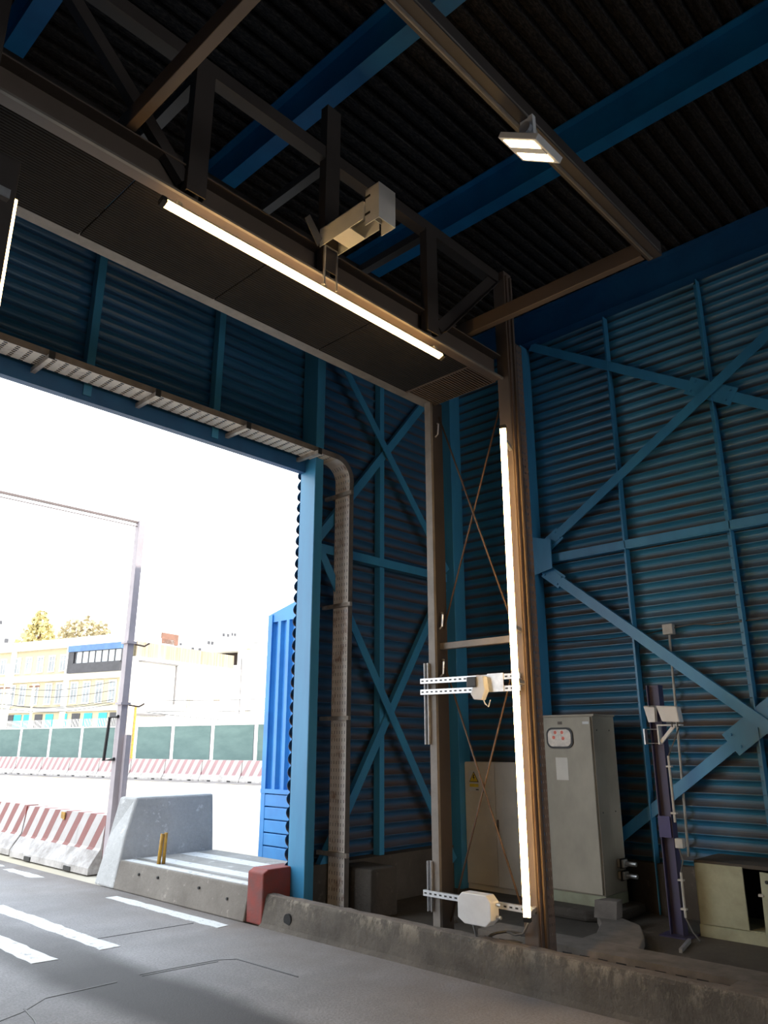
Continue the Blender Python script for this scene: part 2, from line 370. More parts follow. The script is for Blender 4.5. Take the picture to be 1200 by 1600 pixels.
# columns
tag(MB().box(5.2, 5.32, 6.0, 6.25, 0, ZR).build('steel_column', M_blue, bevel=.008), 'tall bright blue box column at the edge of the open gateway', 'column')
tag(MB().box(7.62, 7.84, 6.0, 6.24, 0, ZR - .46).build('steel_column', M_blue, bevel=.006), 'blue corner column where the back and right walls meet', 'column')
tag(MB().box(7.72, 7.945, 4.87, 5.05, 0, ZR - .46).build('steel_column', M_blue, bevel=.006), 'blue wall column on the right wall directly behind the near gantry leg', 'column')
for y, lb in ((3.77, 'slim blue wall post rising behind the tall beige cabinet and violet post'), (2.62, 'slim blue wall post passing through the centre of the right wall bracing')):
    tag(MB().ang((7.95, y - .035, .0), (7.95, y - .035, ZR - .46), -.1, .07, .01, (1, 0, 0)).build('wall_post', M_blue), lb, 'post', 'slim posts of the right wall')
tag(MB().bar((6.43, 6.2, 0), (6.43, 6.2, ZR), .075, .09, (1, 0, 0)).build('wall_post', M_blue), 'slim blue wall post between the cable tray and the far gantry leg', 'post')
for x, lb in ((2.63, 'slim blue post of the header wall, left one above the gateway'), (3.98, 'slim blue post of the header wall nearer the blue column')):
    tag(MB().bar((x, 6.2, 4.57), (x, 6.2, ZR), .075, .09, (1, 0, 0)).build('wall_post', M_blue), lb, 'post', 'slim posts of the header wall')
mb = MB(); mb.box(-6.5, 5.2, 6.17, 6.25, 4.52, 4.82)
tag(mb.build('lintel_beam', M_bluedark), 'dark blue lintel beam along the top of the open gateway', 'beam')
tag(MB().box(5.32, 7.62, 6.12, 6.22, 3.63, 3.73).build('wall_rail', M_blue), 'blue horizontal rail across the back wall behind the cable tray', 'rail')
XB = 7.86
tag(MB().ang((XB, 4.88, 3.70), (XB, .38, 3.70), .1, -.09, .01, (0, 0, 1)).build('wall_rail', M_blue), 'blue horizontal rail running right from the bracing node of the right wall', 'rail')
def brace(p, q, w, lb, par_side, plates=(), cat='brace', grp=None):
    t = thing('diagonal_brace', lb, cat, (p[0], p[1], min(p[2], q[2])), group=grp)
    a = Vector(p); b = Vector(q); d = (b - a).normalized()
    nrm = Vector(par_side); u = d.cross(nrm).normalized()
    mb = MB(); mb.bar(a, b, w, .012, u); mb.bar(a + nrm * .03 + u * (w / 2 - .006), b + nrm * .03 + u * (w / 2 - .006), .012, .06, u)
    mb.build('bar', M_blue, t)
    for (c, L, Wd) in plates:
        c = Vector(c); g = MB(); g.bar(c - d * L / 2 - nrm * .012, c + d * L / 2 - nrm * .012, Wd, .012, u); go = g.build('gusset_plate', M_blue, t)
        for sx in (-.38, .38):
            for sy in (-.28, .28):
                cc = c + d * (sx * L) + u * (sy * Wd) - nrm * .03
                MB().tube([cc - nrm * .012, cc + nrm * .012], .013, 6).build('bolt', M_blue, go)
    return t
nx = (1, 0, 0)
brace((7.82, 4.80, 3.86), (7.82, .4, 6.66), .11, 'blue diagonal brace rising from the bracing node to the upper right', nx, [((7.84, 4.66, 3.95), .3, .17)])
brace((7.87, 4.80, 6.66), (7.87, .4, 3.88), .11, 'blue diagonal brace falling from the top of the wall column, upper right wall', nx, [((7.88, 2.6, 5.27), .55, .2)])
brace((7.82, 4.78, 3.62), (7.82, .4, .06), .11, 'blue diagonal brace falling from the bracing node to the lower right', nx, [((7.84, 4.66, 3.52), .28, .17)])
brace((7.87, 4.8, .18), (7.87, .4, 3.36), .11, 'blue diagonal brace rising behind the violet post, lower right wall', nx, [((7.88, 2.62, 1.77), .6, .24)])
ny = (0, 1, 0)
brace((5.36, 6.08, 6.38), (7.58, 6.08, 3.76), .1, 'dim blue brace falling right, upper back wall', ny)
brace((5.36, 6.13, 3.76), (7.58, 6.13, 6.46), .1, 'dim blue brace rising right, upper back wall', ny)
brace((5.36, 6.08, 3.66), (7.58, 6.08, .3), .1, 'blue brace falling right behind the cable tray, lower back wall', ny)
brace((5.36, 6.13, .14), (7.58, 6.13, 3.55), .1, 'blue brace rising right from the tray foot, lower back wall', ny)
mb = MB(); mb.prism([(7.74, 4.86, 3.55), (7.74, 4.62, 3.6), (7.74, 4.62, 3.95), (7.74, 4.86, 4.02), (7.74, 5.0, 3.95), (7.74, 5.0, 3.62)], (0, 0, 0), (.012, 0, 0))
tag(mb.build('node_plate', M_blue), 'blue gusset plate on the wall column where three braces meet', 'plate')
tag(B(5.72, 6.1, 5.62, 6.1, 0, .44).build('concrete_footing', M_concdk, bevel=.02), 'dark dusty concrete footing beside the foot of the cable tray', 'footing')

# ------------------------------------------------------------------ kerb, platform, blocks
mb = MB(); prof = [(4.83, 0), (4.86, .03), (4.905, .235), (4.925, .262), (5.0, .262), (5.02, .2), (5.02, 0)]
Y = [-9 + i * .12 for i in range(128)]; Y = [y for y in Y if y < 6.2] + [6.2]
vs = []; rr = random.Random(3)
for y in Y:
    for i, (x, z) in enumerate(prof):
        j = .008 if 0 < i < 6 else 0
        vs.append((x + rr.uniform(-j, j), y, z + (rr.uniform(-.5, .5) * j if i else 0)))
n = len(prof); fs = [[k * n + i, k * n + i + 1, (k + 1) * n + i + 1, (k + 1) * n + i] for k in range(len(Y) - 1) for i in range(n - 1)]
fs += [list(range(n)), [len(vs) - n + i for i in range(n)][::-1]]
mb.add(vs, fs)
tag(mb.build('concrete_kerb', M_kerb), 'long worn concrete kerb between the lane and the gantry legs', 'kerb')
for i, (y, z) in enumerate([(5.55, .09)]):
    pass
t = thing('kerb_drain', 'round black drain hole low in the kerb beside the blue column', 'drain', (4.86, 5.83, .06))
MB().tube([(4.866, 5.83, .10), (4.95, 5.83, .10)], .05, 16).build('drain_pipe', M_dark, t)
t = thing('loading_platform', 'low concrete platform with white stripes outside the gateway', 'platform', (5.4, 7.6, 0))
mb = MB(); mb.prism([(4.84, 6.24, 0), (4.86, 8.95, 0), (4.9, 8.95, .3), (4.89, 6.24, .3)], (0, 0, 0), (0, 0, 0)); mb = MB()
mb.add([(4.84, 6.44, 0), (6.2, 6.44, 0), (6.2, 8.95, 0), (4.84, 8.95, 0), (4.9, 6.44, .3), (6.2, 6.44, .3), (6.2, 8.95, .3), (4.9, 8.95, .3)], [(0, 3, 2, 1), (4, 5, 6, 7), (0, 1, 5, 4), (2, 3, 7, 6), (0, 4, 7, 3), (1, 2, 6, 5)])
mb.build('slab', M_conc, t, bevel=.012)
B(4.91, 6.2, 6.45, 8.94, .298, .3015).build('top_screed', M_conclt, t)
for a, b in ((4.93, 5.03), (5.17, 5.36), (5.68, 5.9)):
    B(a, b, 6.46, 8.9, .3, .304).build('white_stripe', M_line, t)
B(5.09, 5.105, 6.46, 8.9, .3, .303).build('joint', M_black, t)
for y, z in ((8.45, .2), (8.05, .21), (7.25, .2), (6.75, .16)):
    MB().tube([(4.862 + z * .05 - .01, y, z), (4.93, y, z)], .014, 8).build('weep_hole', M_black, t)
mb = MB(); mb.prism([(4.87, 6.2, 0), (5.3, 6.2, 0), (5.3, 6.2, .47), (4.93, 6.2, .47), (4.87, 6.2, .44)], (0, -.0, 0), (0, .24, 0))
tag(mb.build('red_end_block', M_red, bevel=.012), 'dark red painted concrete block at the foot of the blue column', 'block')
mb = MB(); mb.add([(4.83, 8.93, 0), (6.2, 8.93, 0), (6.2, 9.4, 0), (4.83, 9.4, 0), (4.93, 8.95, .55), (6.18, 8.95, .55), (6.18, 9.33, .55), (4.93, 9.33, .55), (5.06, 8.97, .985), (6.16, 8.97, .985), (6.16, 9.24, .985), (4.98, 9.24, .985)],
    [(0, 3, 2, 1), (0, 1, 5, 4), (1, 2, 6, 5), (2, 3, 7, 6), (3, 0, 4, 7), (4, 5, 9, 8), (5, 6, 10, 9), (6, 7, 11, 10), (7, 4, 8, 11), (8, 9, 10, 11)])
tag(mb.build('concrete_block', M_blockp, bevel=.025), 'big grey concrete block standing across the end of the platform', 'block')
t = thing('pipe_stub', 'short yellow bent pipe pair standing on the platform by the concrete block', 'pipe', (5.05, 8.35, .3))
MB().tube([(5.04, 8.33, .3), (5.06, 8.33, .62)], .022, 10).build('pipe', M_yellowpipe, t, smooth=True)
MB().tube([(5.09, 8.31, .3), (5.095, 8.31, .63)], .02, 10).build('pipe', M_yellowpipe, t, smooth=True)

# road markings
def quadmark(name, pts, lb, m=M_line, z=.004, cat='road marking', grp=None):
    out = []; rr = random.Random(len(lb))
    for i in range(len(pts)):
        a = Vector(pts[i]); b = Vector(pts[(i + 1) % len(pts)]); k = max(1, int((b - a).length / .12))
        for j in range(k):
            p = a.lerp(b, j / k); out.append((p.x + rr.uniform(-.012, .012), p.y + rr.uniform(-.012, .012), 0))
    mb = MB(); mb.prism(out, (0, 0, 0), (0, 0, z)); return tag(mb.build(name, m), lb, cat, grp)
quadmark('lane_line', [(4.54, 6.43), (4.68, 6.43), (4.66, 8.5), (4.53, 8.5)], 'white lane line on the asphalt next to the kerb, nearest the platform')
quadmark('lane_line', [(3.44, 6.45), (3.6, 6.45), (3.6, 8.9), (3.42, 8.9)], 'longer middle white lane line on the asphalt, left of the kerb line')
quadmark('lane_line', [(2.88, 6.45), (3.07, 6.43), (3.07, 8.6), (2.9, 8.6)], 'white lane line at the left picture edge, lowest of the three')
quadmark('lane_line', [(4.5, 10.4), (4.64, 10.3), (4.64, 11.3), (4.52, 11.35)], 'tiny white dash on the asphalt in front of the striped barrier, nearer one')
quadmark('lane_line', [(4.5, 11.7), (4.66, 11.6), (4.66, 12.6), (4.52, 12.6)], 'tiny white dash on the asphalt in front of the striped barrier, farther one')
def cut(pts, lb):
    mb = MB()
    for a, b in zip(pts, pts[1:]): mb.bar((*a, .0015), (*b, .0015), .012, .003, (0, 0, 1) if 0 else Vector((b[1] - a[1], a[0] - b[0], 0)))
    tag(mb.build('saw_cut', M_black), lb, 'saw cut')
cut([(3.3, 5.60), (3.92, 5.52), (4.04, 5.43), (4.06, 4.72)], 'thin dark saw cut loop corner in the asphalt near the kerb')
cut([(2.15, 5.30), (2.38, 5.39), (2.6, 5.56), (3.1, 5.55)], 'thin dark saw cut loop corner in the asphalt at the lower left')
cut([(2.42, 5.45), (2.38, 5.2), (2.3, 4.9)], 'short dark saw cut tail at the lower left corner of the loop')
cut([(3.3, 5.56), (3.9, 5.48)], 'second parallel saw cut beside the loop cut in the asphalt')
cut([(3.55, 6.84), (4.5, 6.75)], 'fine dark joint crossing the asphalt before the white lines')

# ------------------------------------------------------------------ gantry
G = thing('portal_gantry', 'taupe steel portal gantry spanning the lane with braced legs and ribbed soffit', 'gantry', (3, 3.8, 0))
leg = MB()
leg.sec((5.03, 3.36, 0), (5.03, 3.36, 5.7), [(0, 0 - .06), (.115, -.06), (.115, .06), (0, .06)], (1, 0, 0))
l1 = leg.build('leg', M_taupe, G, bevel=.006)
MB().box(5.045, 5.062, 3.286, 3.3, 0, 5.65).build('groove_strip', M_rod, l1); MB().box(5.10, 5.125, 3.28, 3.3, 0, 5.65).build('groove_strip', M_taupe, l1)
mb = MB(); mb.box(5.15, 5.235, 3.29, 3.294, 0, 5.0); mb.cur = 1; mb.box(5.145, 5.15, 3.29, 3.4, 0, 5.0)
mb.build('perforated_angle', [M_perf, M_taupe], l1)
l2 = MB().box(5.03, 5.18, 4.17, 4.23, 0, 4.7).build('leg', M_taupedk, G, bevel=.006)
MB().box(5.0, 5.03, 4.165, 4.235, 0, 4.7).build('front_flange', M_taupelt, l2)
MB().box(.68, .80, 3.32, 3.46, 0, 5.9).build('leg', M_taupedk, G, bevel=.006)
MB().box(.80, .965, 3.32, 3.45, 0, 4.27).build('mounting_panel', M_taupedk, G, bevel=.006)
MB().box(.68, .80, 4.17, 4.27, 0, 4.7).build('leg', M_taupe, G, bevel=.006)
MB().chan((.7, 3.42, 4.76), (5.04, 3.42, 4.76), .22, .09, .01, (0, 0, 1)).build('lower_chord', M_taupe, G)
MB().box(.7, 5.04, 3.355, 3.375, 4.635, 4.65).build('lower_chord_lip', M_taupelt, G)
MB().box(.7, 5.15, 4.22, 4.29, 4.69, 4.88).build('lower_chord', M_taupe, G)
MB().box(.7, 5.06, 4.15, 4.29, 4.672, 4.69).build('soffit_flange', M_taupelt, G)
MB().bar((.7, 3.4, 5.65), (5.1, 3.4, 5.65), .1, .09, (0, 0, 1)).build('top_chord', M_taupedk, G)
MB().bar((.7, 4.26, 5.66), (5.5, 4.26, 5.66), .12, .1, (0, 0, 1)).build('top_chord', M_taupedk, G)
for x, z in ((1.92, 5.62), (2.985, 6.07), (4.075, 5.62)):
    MB().chan((x, 3.38, 4.68), (x, 3.38, z), .13, .07, .008, (1, 0, 0)).build('upright', M_taupedk, G)
MB().ang((1.84, 3.38, 4.74), (.95, 3.38, 5.6), .08, .06, .008, (1, 0, 1)).build('diagonal', M_taupedk, G)
MB().ang((4.22, 3.38, 4.74), (5.08, 3.38, 5.66), .1, .06, .008, (-1, 0, 1)).build('diagonal', M_taupedk, G)
MB().ang((4.22, 4.26, 4.88), (5.08, 4.26, 5.66), .06, .05, .008, (-1, 0, 1)).build('diagonal', M_taupedk, G)
MB().ang((1.84, 4.26, 4.88), (.95, 4.26, 5.6), .06, .05, .008, (1, 0, 1)).build('diagonal', M_taupedk, G)
for x in (1.5, 4.58):
    MB().bar((x, 1.84, 4.94), (x, 3.5, 4.94), .12, .06, (0, 0, 1)).build('outrigger', M_taupe, G, bevel=.004)
for x in (1.95, 3.0, 4.1):
    MB().bar((x, 3.44, 5.65), (x, 4.22, 5.65), .07, .07, (0, 0, 1)).build('cross_tie', M_taupedk, G)
rail = MB().chan((-1.5, 1.78, 4.93), (4.64, 1.78, 4.93), .1, .11, .012, (0, 1, 0)).build('light_rail', M_taupedk, G)
MB().tube([(-1.5, 1.745, 4.895), (4.6, 1.745, 4.895)], .018, 8).build('conduit', M_taupelt, rail, smooth=True)
MB().tube([(-1.5, 1.80, 4.875), (4.62, 1.80, 4.875)], .012, 8).build('conduit', M_taupelt, rail, smooth=True)
for a, b in ((.71, 1.6), (1.61, 2.6), (2.61, 3.6), (3.61, 4.66)):
    B(a, b, 3.46, 4.17, 4.655, 4.67).build('soffit_panel', M_ribs, G)
mb = MB()
for i in range(24): mb.box(4.68, 5.05, 3.47 + i * .029, 3.482 + i * .029, 4.65, 4.675)
mb.box(4.665, 4.68, 3.46, 4.17, 4.65, 4.675); mb.box(5.05, 5.06, 3.46, 4.17, 4.65, 4.675)
mb.build('soffit_grille', M_taupe, G)
MB().box(5.07, 5.12, 3.42, 4.17, 2.375, 2.43).build('crossbar', M_taupelt, G, bevel=.004)
MB().box(5.07, 5.12, 3.42, 4.17, .13, .17).build('crossbar', M_taupe, G)
for a, b in (((5.12, 4.16, 4.55), (5.12, 3.44, 2.5)), ((5.135, 3.44, 4.55), (5.135, 4.17, 2.56)), ((5.12, 4.18, 2.3), (5.12, 3.43, .3)), ((5.135, 3.43, 2.3), (5.135, 4.17, .28))):
    MB().tube([a, b], .008, 8).build('tension_rod', M_rod, G, smooth=True)
for z in (2.62, 2.22, 4.4):
    MB().tube([(5.06, 4.16, z - .07), (5.06, 4.13, z - .05), (5.06, 4.12, z + .05), (5.08, 4.15, z + .07), (5.11, 4.16, z + .07)], .008, 6).build('hook', M_galv, G)

# LED light strips
def led(name, lb, p, q, side, clips, so=.075):
    t = thing(name, lb, 'light', ((p[0] + q[0]) / 2, (p[1] + q[1]) / 2, min(p[2], q[2])), group=None)
    p = Vector(p); q = Vector(q); n = Vector(side); d = (q - p).normalized()
    MB().chan(p + n * .014, q + n * .014, .036, .03, .003, d.cross(n) * -1).build('housing', M_galv, t)
    mb = MB(); mb.bar(p - n * .006 + d * .03, q - n * .006 - d * .03, .046, .018, d.cross(n)); mb.build('diffuser', M_ledv if so > .1 else M_led, t)
    for e in (p, q - d * .03): MB().bar(e, e + d * .03, .05, .04, d.cross(n)).build('end_cap', M_black, t)
    for c in clips:
        cc = p.lerp(q, c); MB().bar(cc + n * .02, cc + n * so, .03, .03, d).build('clip', M_galv, t)
    return t
led('led_strip', 'long glowing warm LED strip under the lower chord of the gantry', (1.71, 3.36, 4.52), (4.20, 3.36, 4.52), (0, .35, .94), (.05, .5, .97))
led('led_strip', 'tall glowing warm LED strip on the near right gantry leg', (4.79, 3.226, .457), (4.79, 3.226, 4.08), (.93, .37, 0), (.01, .55, .44, .97), .27)
led('led_strip', 'LED strip seen edge-on on the left gantry leg at the left picture edge', (.988, 3.437, .46), (.988, 3.437, 4.16), (-1, 0, 0), (.02, .5, .98))
# floodlight
F = thing('floodlight', 'square white floodlight with two glowing LED rows hanging from the ceiling rail', 'light', (2.97, 1.75, 4.68))
a = Vector((2.85, 1.86, 4.755)); ex = Vector((1, 0, 0)); ey = Vector((0, -.82, -.57)).normalized(); en = ex.cross(ey)  # en points up
if en.z < 0: en = -en
def fq(u, v, w): return a + ex * u + ey * v + en * w
def fbox(u0, u1, v0, v1, w0, w1):
    mb = MB(); mb.add([fq(u, v, w) for w in (w0, w1) for v in (v0, v1) for u in (u0, u1)], [(0, 2, 3, 1), (4, 5, 7, 6), (0, 1, 5, 4), (2, 6, 7, 3), (0, 4, 6, 2), (1, 3, 7, 5)]); return mb
fbox(0, .24, 0, .28, 0, .035).build('housing', M_whitebox, F, bevel=.004)
for k in range(2):
    u0 = .02 + k * .13; pn = fbox(u0, u0 + .065, .03, .25, -.004, 0).build('led_panel', M_flood, F)
fbox(.09, .14, .02, .26, -.003, 0).build('driver_cover', M_whitebox, F)
MB().box(2.955, 2.985, 1.70, 1.78, 4.72, 4.885).build('bracket', M_whitebox, F)
MB().tube([(2.93, 1.74, 4.8), (3.01, 1.74, 4.8)], .035, 14).build('swivel', M_galv, F)
# camera housing on arm
A = thing('camera_arm', 'white sheet metal camera arm projecting from the middle gantry upright', 'camera mount', (2.98, 3.33, 4.85))
mb = MB(); mb.box(2.9, 2.904, 2.95, 3.37, 4.85, 4.995); mb.box(3.05, 3.054, 2.95, 3.37, 4.85, 4.995); mb.box(2.9, 3.054, 2.95, 3.37, 4.99, 4.995)
mb.build('channel', M_whitebox, A); B(2.904, 3.05, 3.08, 3.24, 4.852, 4.857).build('web_plate', M_whitebox, A)
mb = MB(); mb.box(2.9, 2.904, 2.81, 2.93, 4.79, 5.06); mb.box(3.05, 3.054, 2.81, 2.93, 4.79, 5.06); mb.box(2.9, 3.054, 2.806, 2.81, 4.79, 5.06); mb.box(2.9, 3.054, 2.81, 2.93, 5.056, 5.06); mb.box(2.9, 3.054, 2.926, 2.93, 4.88, 5.06)
bx = mb.build('hood', M_whitebox, A)
for z in (4.86, 4.99): B(2.896, 2.9, 2.885, 2.93, z, z + .015).build('slot', M_black, bx)
B(2.95, 3.01, 2.84, 2.9, 4.9, 5.0).build('camera_body', M_black, bx)
MB().box(2.94, 3.01, 2.92, 2.96, 4.93, 4.97).build('joint_bracket', M_galv, A)
MB().prism([(2.895, 3.34, 4.9), (2.78, 3.34, 5.03), (2.74, 3.34, 4.98), (2.86, 3.34, 4.82)], (0, 0, 0), (0, .006, 0)).build('cable_flap', M_taupelt, A)
mb = MB(); mb.box(2.915, 2.925, 3.33, 3.345, 4.55, 4.86); mb.box(3.03, 3.036, 3.33, 3.345, 4.55, 4.86); mb.box(2.915, 3.036, 3.33, 3.34, 4.855, 4.862); mb.build('mount_clamp', M_galv, A)

# struts, rails and devices on the legs
def strut(name, lb, p, q, slots, side, w=.042):
    t = thing(name, lb, 'rail', ((p[0] + q[0]) / 2, (p[1] + q[1]) / 2, min(p[2], q[2])))
    mb = MB().chan(p, q, w, .03, .003, side)
    pv = Vector(p); qv = Vector(q); L = (qv - pv).length; n = int(L / .05); d = (qv - pv).normalized(); mb.cur = 1
    for i in range(n if slots else 0):
        c = pv + d * (.025 + i * .05) - Vector((.0155, 0, 0)); mb.bar(c - d * .012, c + d * .012, .012, .002, (0, 0, 1) if abs(d.z) < .5 else (0, 1, 0))
    mb.build('channel', [M_galv, M_black], t)
    return t
strut('strut_rail', 'upper of two slotted galvanised rails between the right gantry legs', (4.975, 4.3, 2.11), (4.975, 3.3, 2.10), True, (0, 0, -1))
strut('strut_rail', 'lower of two slotted galvanised rails between the right gantry legs', (4.975, 4.3, 2.02), (4.975, 3.3, 2.01), True, (0, 0, -1))
strut('strut_rail', 'single slotted rail near the ground holding the white junction box', (4.975, 4.3, .49), (4.975, 3.28, .49), True, (0, 0, -1))
strut('strut_post', 'vertical galvanised strut on the far right leg at mid height', (4.99, 4.25, 1.6), (4.99, 4.25, 2.26), False, (0, 1, 0))
strut('strut_post', 'short vertical galvanised strut low on the far right leg', (4.99, 4.25, .36), (4.99, 4.25, .72), False, (0, 1, 0))
J = thing('junction_box', 'white chamfered junction box on the low rail between the gantry legs', 'junction box', (4.9, 3.72, .36))
mb = MB(); mb.prism([(4.86, 3.88, .52), (4.86, 3.84, .56), (4.86, 3.62, .56), (4.86, 3.58, .52), (4.86, 3.58, .40), (4.86, 3.63, .355), (4.86, 3.82, .355), (4.86, 3.88, .39)], (0, 0, 0), (.1, 0, 0))
mb.build('body', M_whitebox, J, bevel=.006)
for z in (.42, .5): MB().tube([(4.92, 3.57, z), (4.92, 3.535, z)], .012, 8).build('cable_gland', M_galv, J)
D = thing('detector_unit', 'small white camera unit with dark lens clamped to the twin rails', 'camera', (4.93, 3.66, 1.94))
mb = MB(); mb.prism([(4.9, 3.73, 1.98), (4.9, 3.70, 1.935), (4.9, 3.62, 1.93), (4.9, 3.585, 2.0), (4.9, 3.6, 2.11), (4.9, 3.67, 2.125)], (0, 0, 0), (.055, 0, 0))
mb.build('body', M_whitebox, D, bevel=.008)
MB().box(4.885, 4.9, 3.66, 3.755, 2.03, 2.11).build('lens_hood', M_black, D, bevel=.01)
MB().box(4.955, 4.962, 3.45, 3.6, 1.99, 2.13).build('mount_plate', M_galv, D)
MB().tube([(4.93, 3.63, 1.94), (4.93, 3.61, 1.9), (4.93, 3.58, 1.88), (4.93, 3.56, 1.93)], .005, 6).build('cable', M_whitebox, D)
mb = MB(); rr = random.Random(5)
for k in range(3):
    pts = [(5.16 + (.13 + .012 * k) * math.cos(a_ * .4), 3.62 + (.15 + .02 * k) * math.sin(a_ * .4), .12 + .06 * k + .01 * math.sin(a_)) for a_ in range(17)]
    mb.tube(pts, .011, 6)
mb.tube([(4.98, 3.34, .42), (4.99, 3.4, .33), (5.03, 3.5, .3), (5.08, 3.6, .3)], .009, 6); mb.tube([(4.93, 3.8, .36), (4.95, 3.78, .26), (5.06, 3.76, .17)], .01, 6)
tag(mb.build('cable_coil', M_cable, smooth=True), 'coil of grey cable on the ground below the white junction box', 'cable')
# small bracket on the left leg
tag(MB().box(.86, .93, 3.285, 3.32, 4.02, 4.07).build('cable_clamp', M_galv), 'small grey clamp on the left gantry leg at the left picture edge', 'clamp')

# ------------------------------------------------------------------ cable tray
T = thing('cable_tray', 'slotted metal cable tray over the gateway that bends down beside the blue column', 'cable tray', (5.6, 6.0, .0))
h = B(-3, 5.4, 5.87, 6.10, 4.66, 4.664).build('horizontal_run', M_sloth, T)
B(-3, 5.4, 5.865, 5.87, 4.66, 4.72).build('side_rail', M_dust, h); B(-3, 5.4, 6.10, 6.105, 4.66, 4.72).build('side_rail', M_dust, h)
st = []; n = 11
for i in range(n):
    a_ = R(90 - 90 * i / (n - 1)); c_, s_ = math.cos(a_), math.sin(a_)
    for r_ in (.20, .204):
        st += [(5.4 + r_ * c_, 5.87, 4.46 + r_ * s_), (5.4 + r_ * c_, 6.10, 4.46 + r_ * s_)]
mb = MB(); mb.add(st, [[4 * i + a, 4 * i + b, 4 * i + 4 + b, 4 * i + 4 + a] for i in range(n - 1) for a, b in ((0, 1), (2, 3), (0, 2), (1, 3))])
bn = mb.build('bend', M_slotv, T)
st = []
for i in range(n):
    a_ = R(90 - 90 * i / (n - 1)); c_, s_ = math.cos(a_), math.sin(a_)
    for r_ in (.20, .26):
        st += [(5.4 + r_ * c_, 5.865, 4.46 + r_ * s_), (5.4 + r_ * c_, 5.87, 4.46 + r_ * s_)]
mb = MB(); mb.add(st, [[4 * i + a, 4 * i + b, 4 * i + 4 + b, 4 * i + 4 + a] for i in range(n - 1) for a, b in ((0, 1), (2, 3), (0, 2), (1, 3))])
mb.build('side_rail', M_dust, bn)
v = MB().box(5.6, 5.604, 5.87, 6.10, .02, 4.46).build('vertical_run', M_slotv, T)
B(5.6, 5.66, 5.865, 5.87, .02, 4.46).build('side_rail', M_dust, v); B(5.6, 5.66, 6.10, 6.105, .02, 4.46).build('side_rail', M_dust, v)
B(5.63, 5.66, 5.9, 6.08, .02, 4.4).build('cable_run', M_black, v)
for x in (1.2, 2.15, 3.12, 4.13, 5.08):
    b = MB().box(x - .02, x + .02, 5.80, 6.2, 4.615, 4.657).build('support_arm', M_alu, T); B(x - .025, x + .025, 5.79, 5.80, 4.61, 4.68).build('end_cap', M_black, b)
for z in (4.3, 3.04, 1.86, .56):
    MB().box(5.56, 5.598, 5.80, 6.24, z - .02, z + .02).build('support_arm', M_alu, T)

# ------------------------------------------------------------------ cabinets
C2 = thing('electrical_cabinet', 'tall beige electrical cabinet with an oval window right of the near gantry leg', 'cabinet', (7.5, 4.3, .1))
B(7.285, 7.74, 4.0, 4.62, .2, 1.88).build('body', M_beige, C2, bevel=.006)
B(7.3, 7.75, 3.99, 4.63, 1.88, 1.90).build('roof', M_beige, C2, bevel=.004)
B(7.29, 7.74, 4.0, 4.62, .1, .2).build('plinth', M_green, C2)
dr = B(7.262, 7.284, 4.015, 4.612, .215, 1.87).build('door', M_beige, C2, bevel=.004)
def rrect(y0, y1, z0, z1, r, x, n=5):
    pts = []
    for cy, cz, a0 in ((y1 - r, z1 - r, 0), (y0 + r, z1 - r, 90), (y0 + r, z0 + r, 180), (y1 - r, z0 + r, 270)):
        for i in range(n + 1): a_ = R(a0 + 90 * i / n); pts.append((x, cy + r * math.cos(a_), cz + r * math.sin(a_)))
    return pts
wf = MB().prism(rrect(4.22, 4.53, 1.56, 1.77, .07, 7.25), (0, 0, 0), (.012, 0, 0)).build('window_gasket', M_black, dr)
MB().prism(rrect(4.24, 4.51, 1.58, 1.75, .055, 7.247), (0, 0, 0), (.003, 0, 0)).build('window_pane', mat('clear_window_film', (.62, .52, .42), (.4, .34, .3), 14, .15), wf)
for y, z in ((4.44, 1.67), (4.33, 1.66), (4.34, 1.72), (4.42, 1.72)): MB().tube([(7.246, y, z), (7.2465, y, z)], .018, 10).build('indicator', M_ind, wf)
B(7.258, 7.262, 4.3, 4.44, 1.25, 1.47).build('faded_label', M_beige2, dr); B(7.258, 7.262, 4.34, 4.39, 1.80, 1.83).build('badge', M_dust, dr); B(7.258, 7.262, 4.03, 4.1, 1.80, 1.825).build('badge', M_whitebox, dr)
for y, z in ((7.36, 1.74), (7.62, 1.74), (7.36, .95), (7.62, .95)): MB().tube([(y, 4.002, z), (y, 3.996, z)], .007, 8).build('screw', M_black, C2)
for z in (.47, .36):
    c = B(7.56, 7.66, 3.93, 3.999, z - .035, z + .035).build('cable_socket', M_grind, C2, bevel=.006); MB().tube([(7.61, 3.93, z), (7.61, 3.82, z)], .022, 10).build('plug', M_galv, c)
    MB().box(7.54, 7.68, 3.95, 3.96, z - .045, z + .045).build('gasket', M_black, c)
mb = MB(); pts = [(7.2, 3.92), (7.25, 3.85), (7.8, 3.85), (7.85, 4.0), (7.85, 4.7), (7.6, 4.8), (7.2, 4.78), (7.08, 4.6), (7.06, 4.1)]
mb.prism([(x, y, 0) for x, y in pts], (0, 0, 0), (0, 0, .1))
tag(mb.build('cabinet_base', M_concdk, bevel=.03), 'rounded dusty concrete base under the tall beige cabinet', 'base')
C1 = thing('electrical_cabinet', 'wide grey two-door cabinet with warning sign seen behind the gantry legs', 'cabinet', (7.5, 5.6, 0))
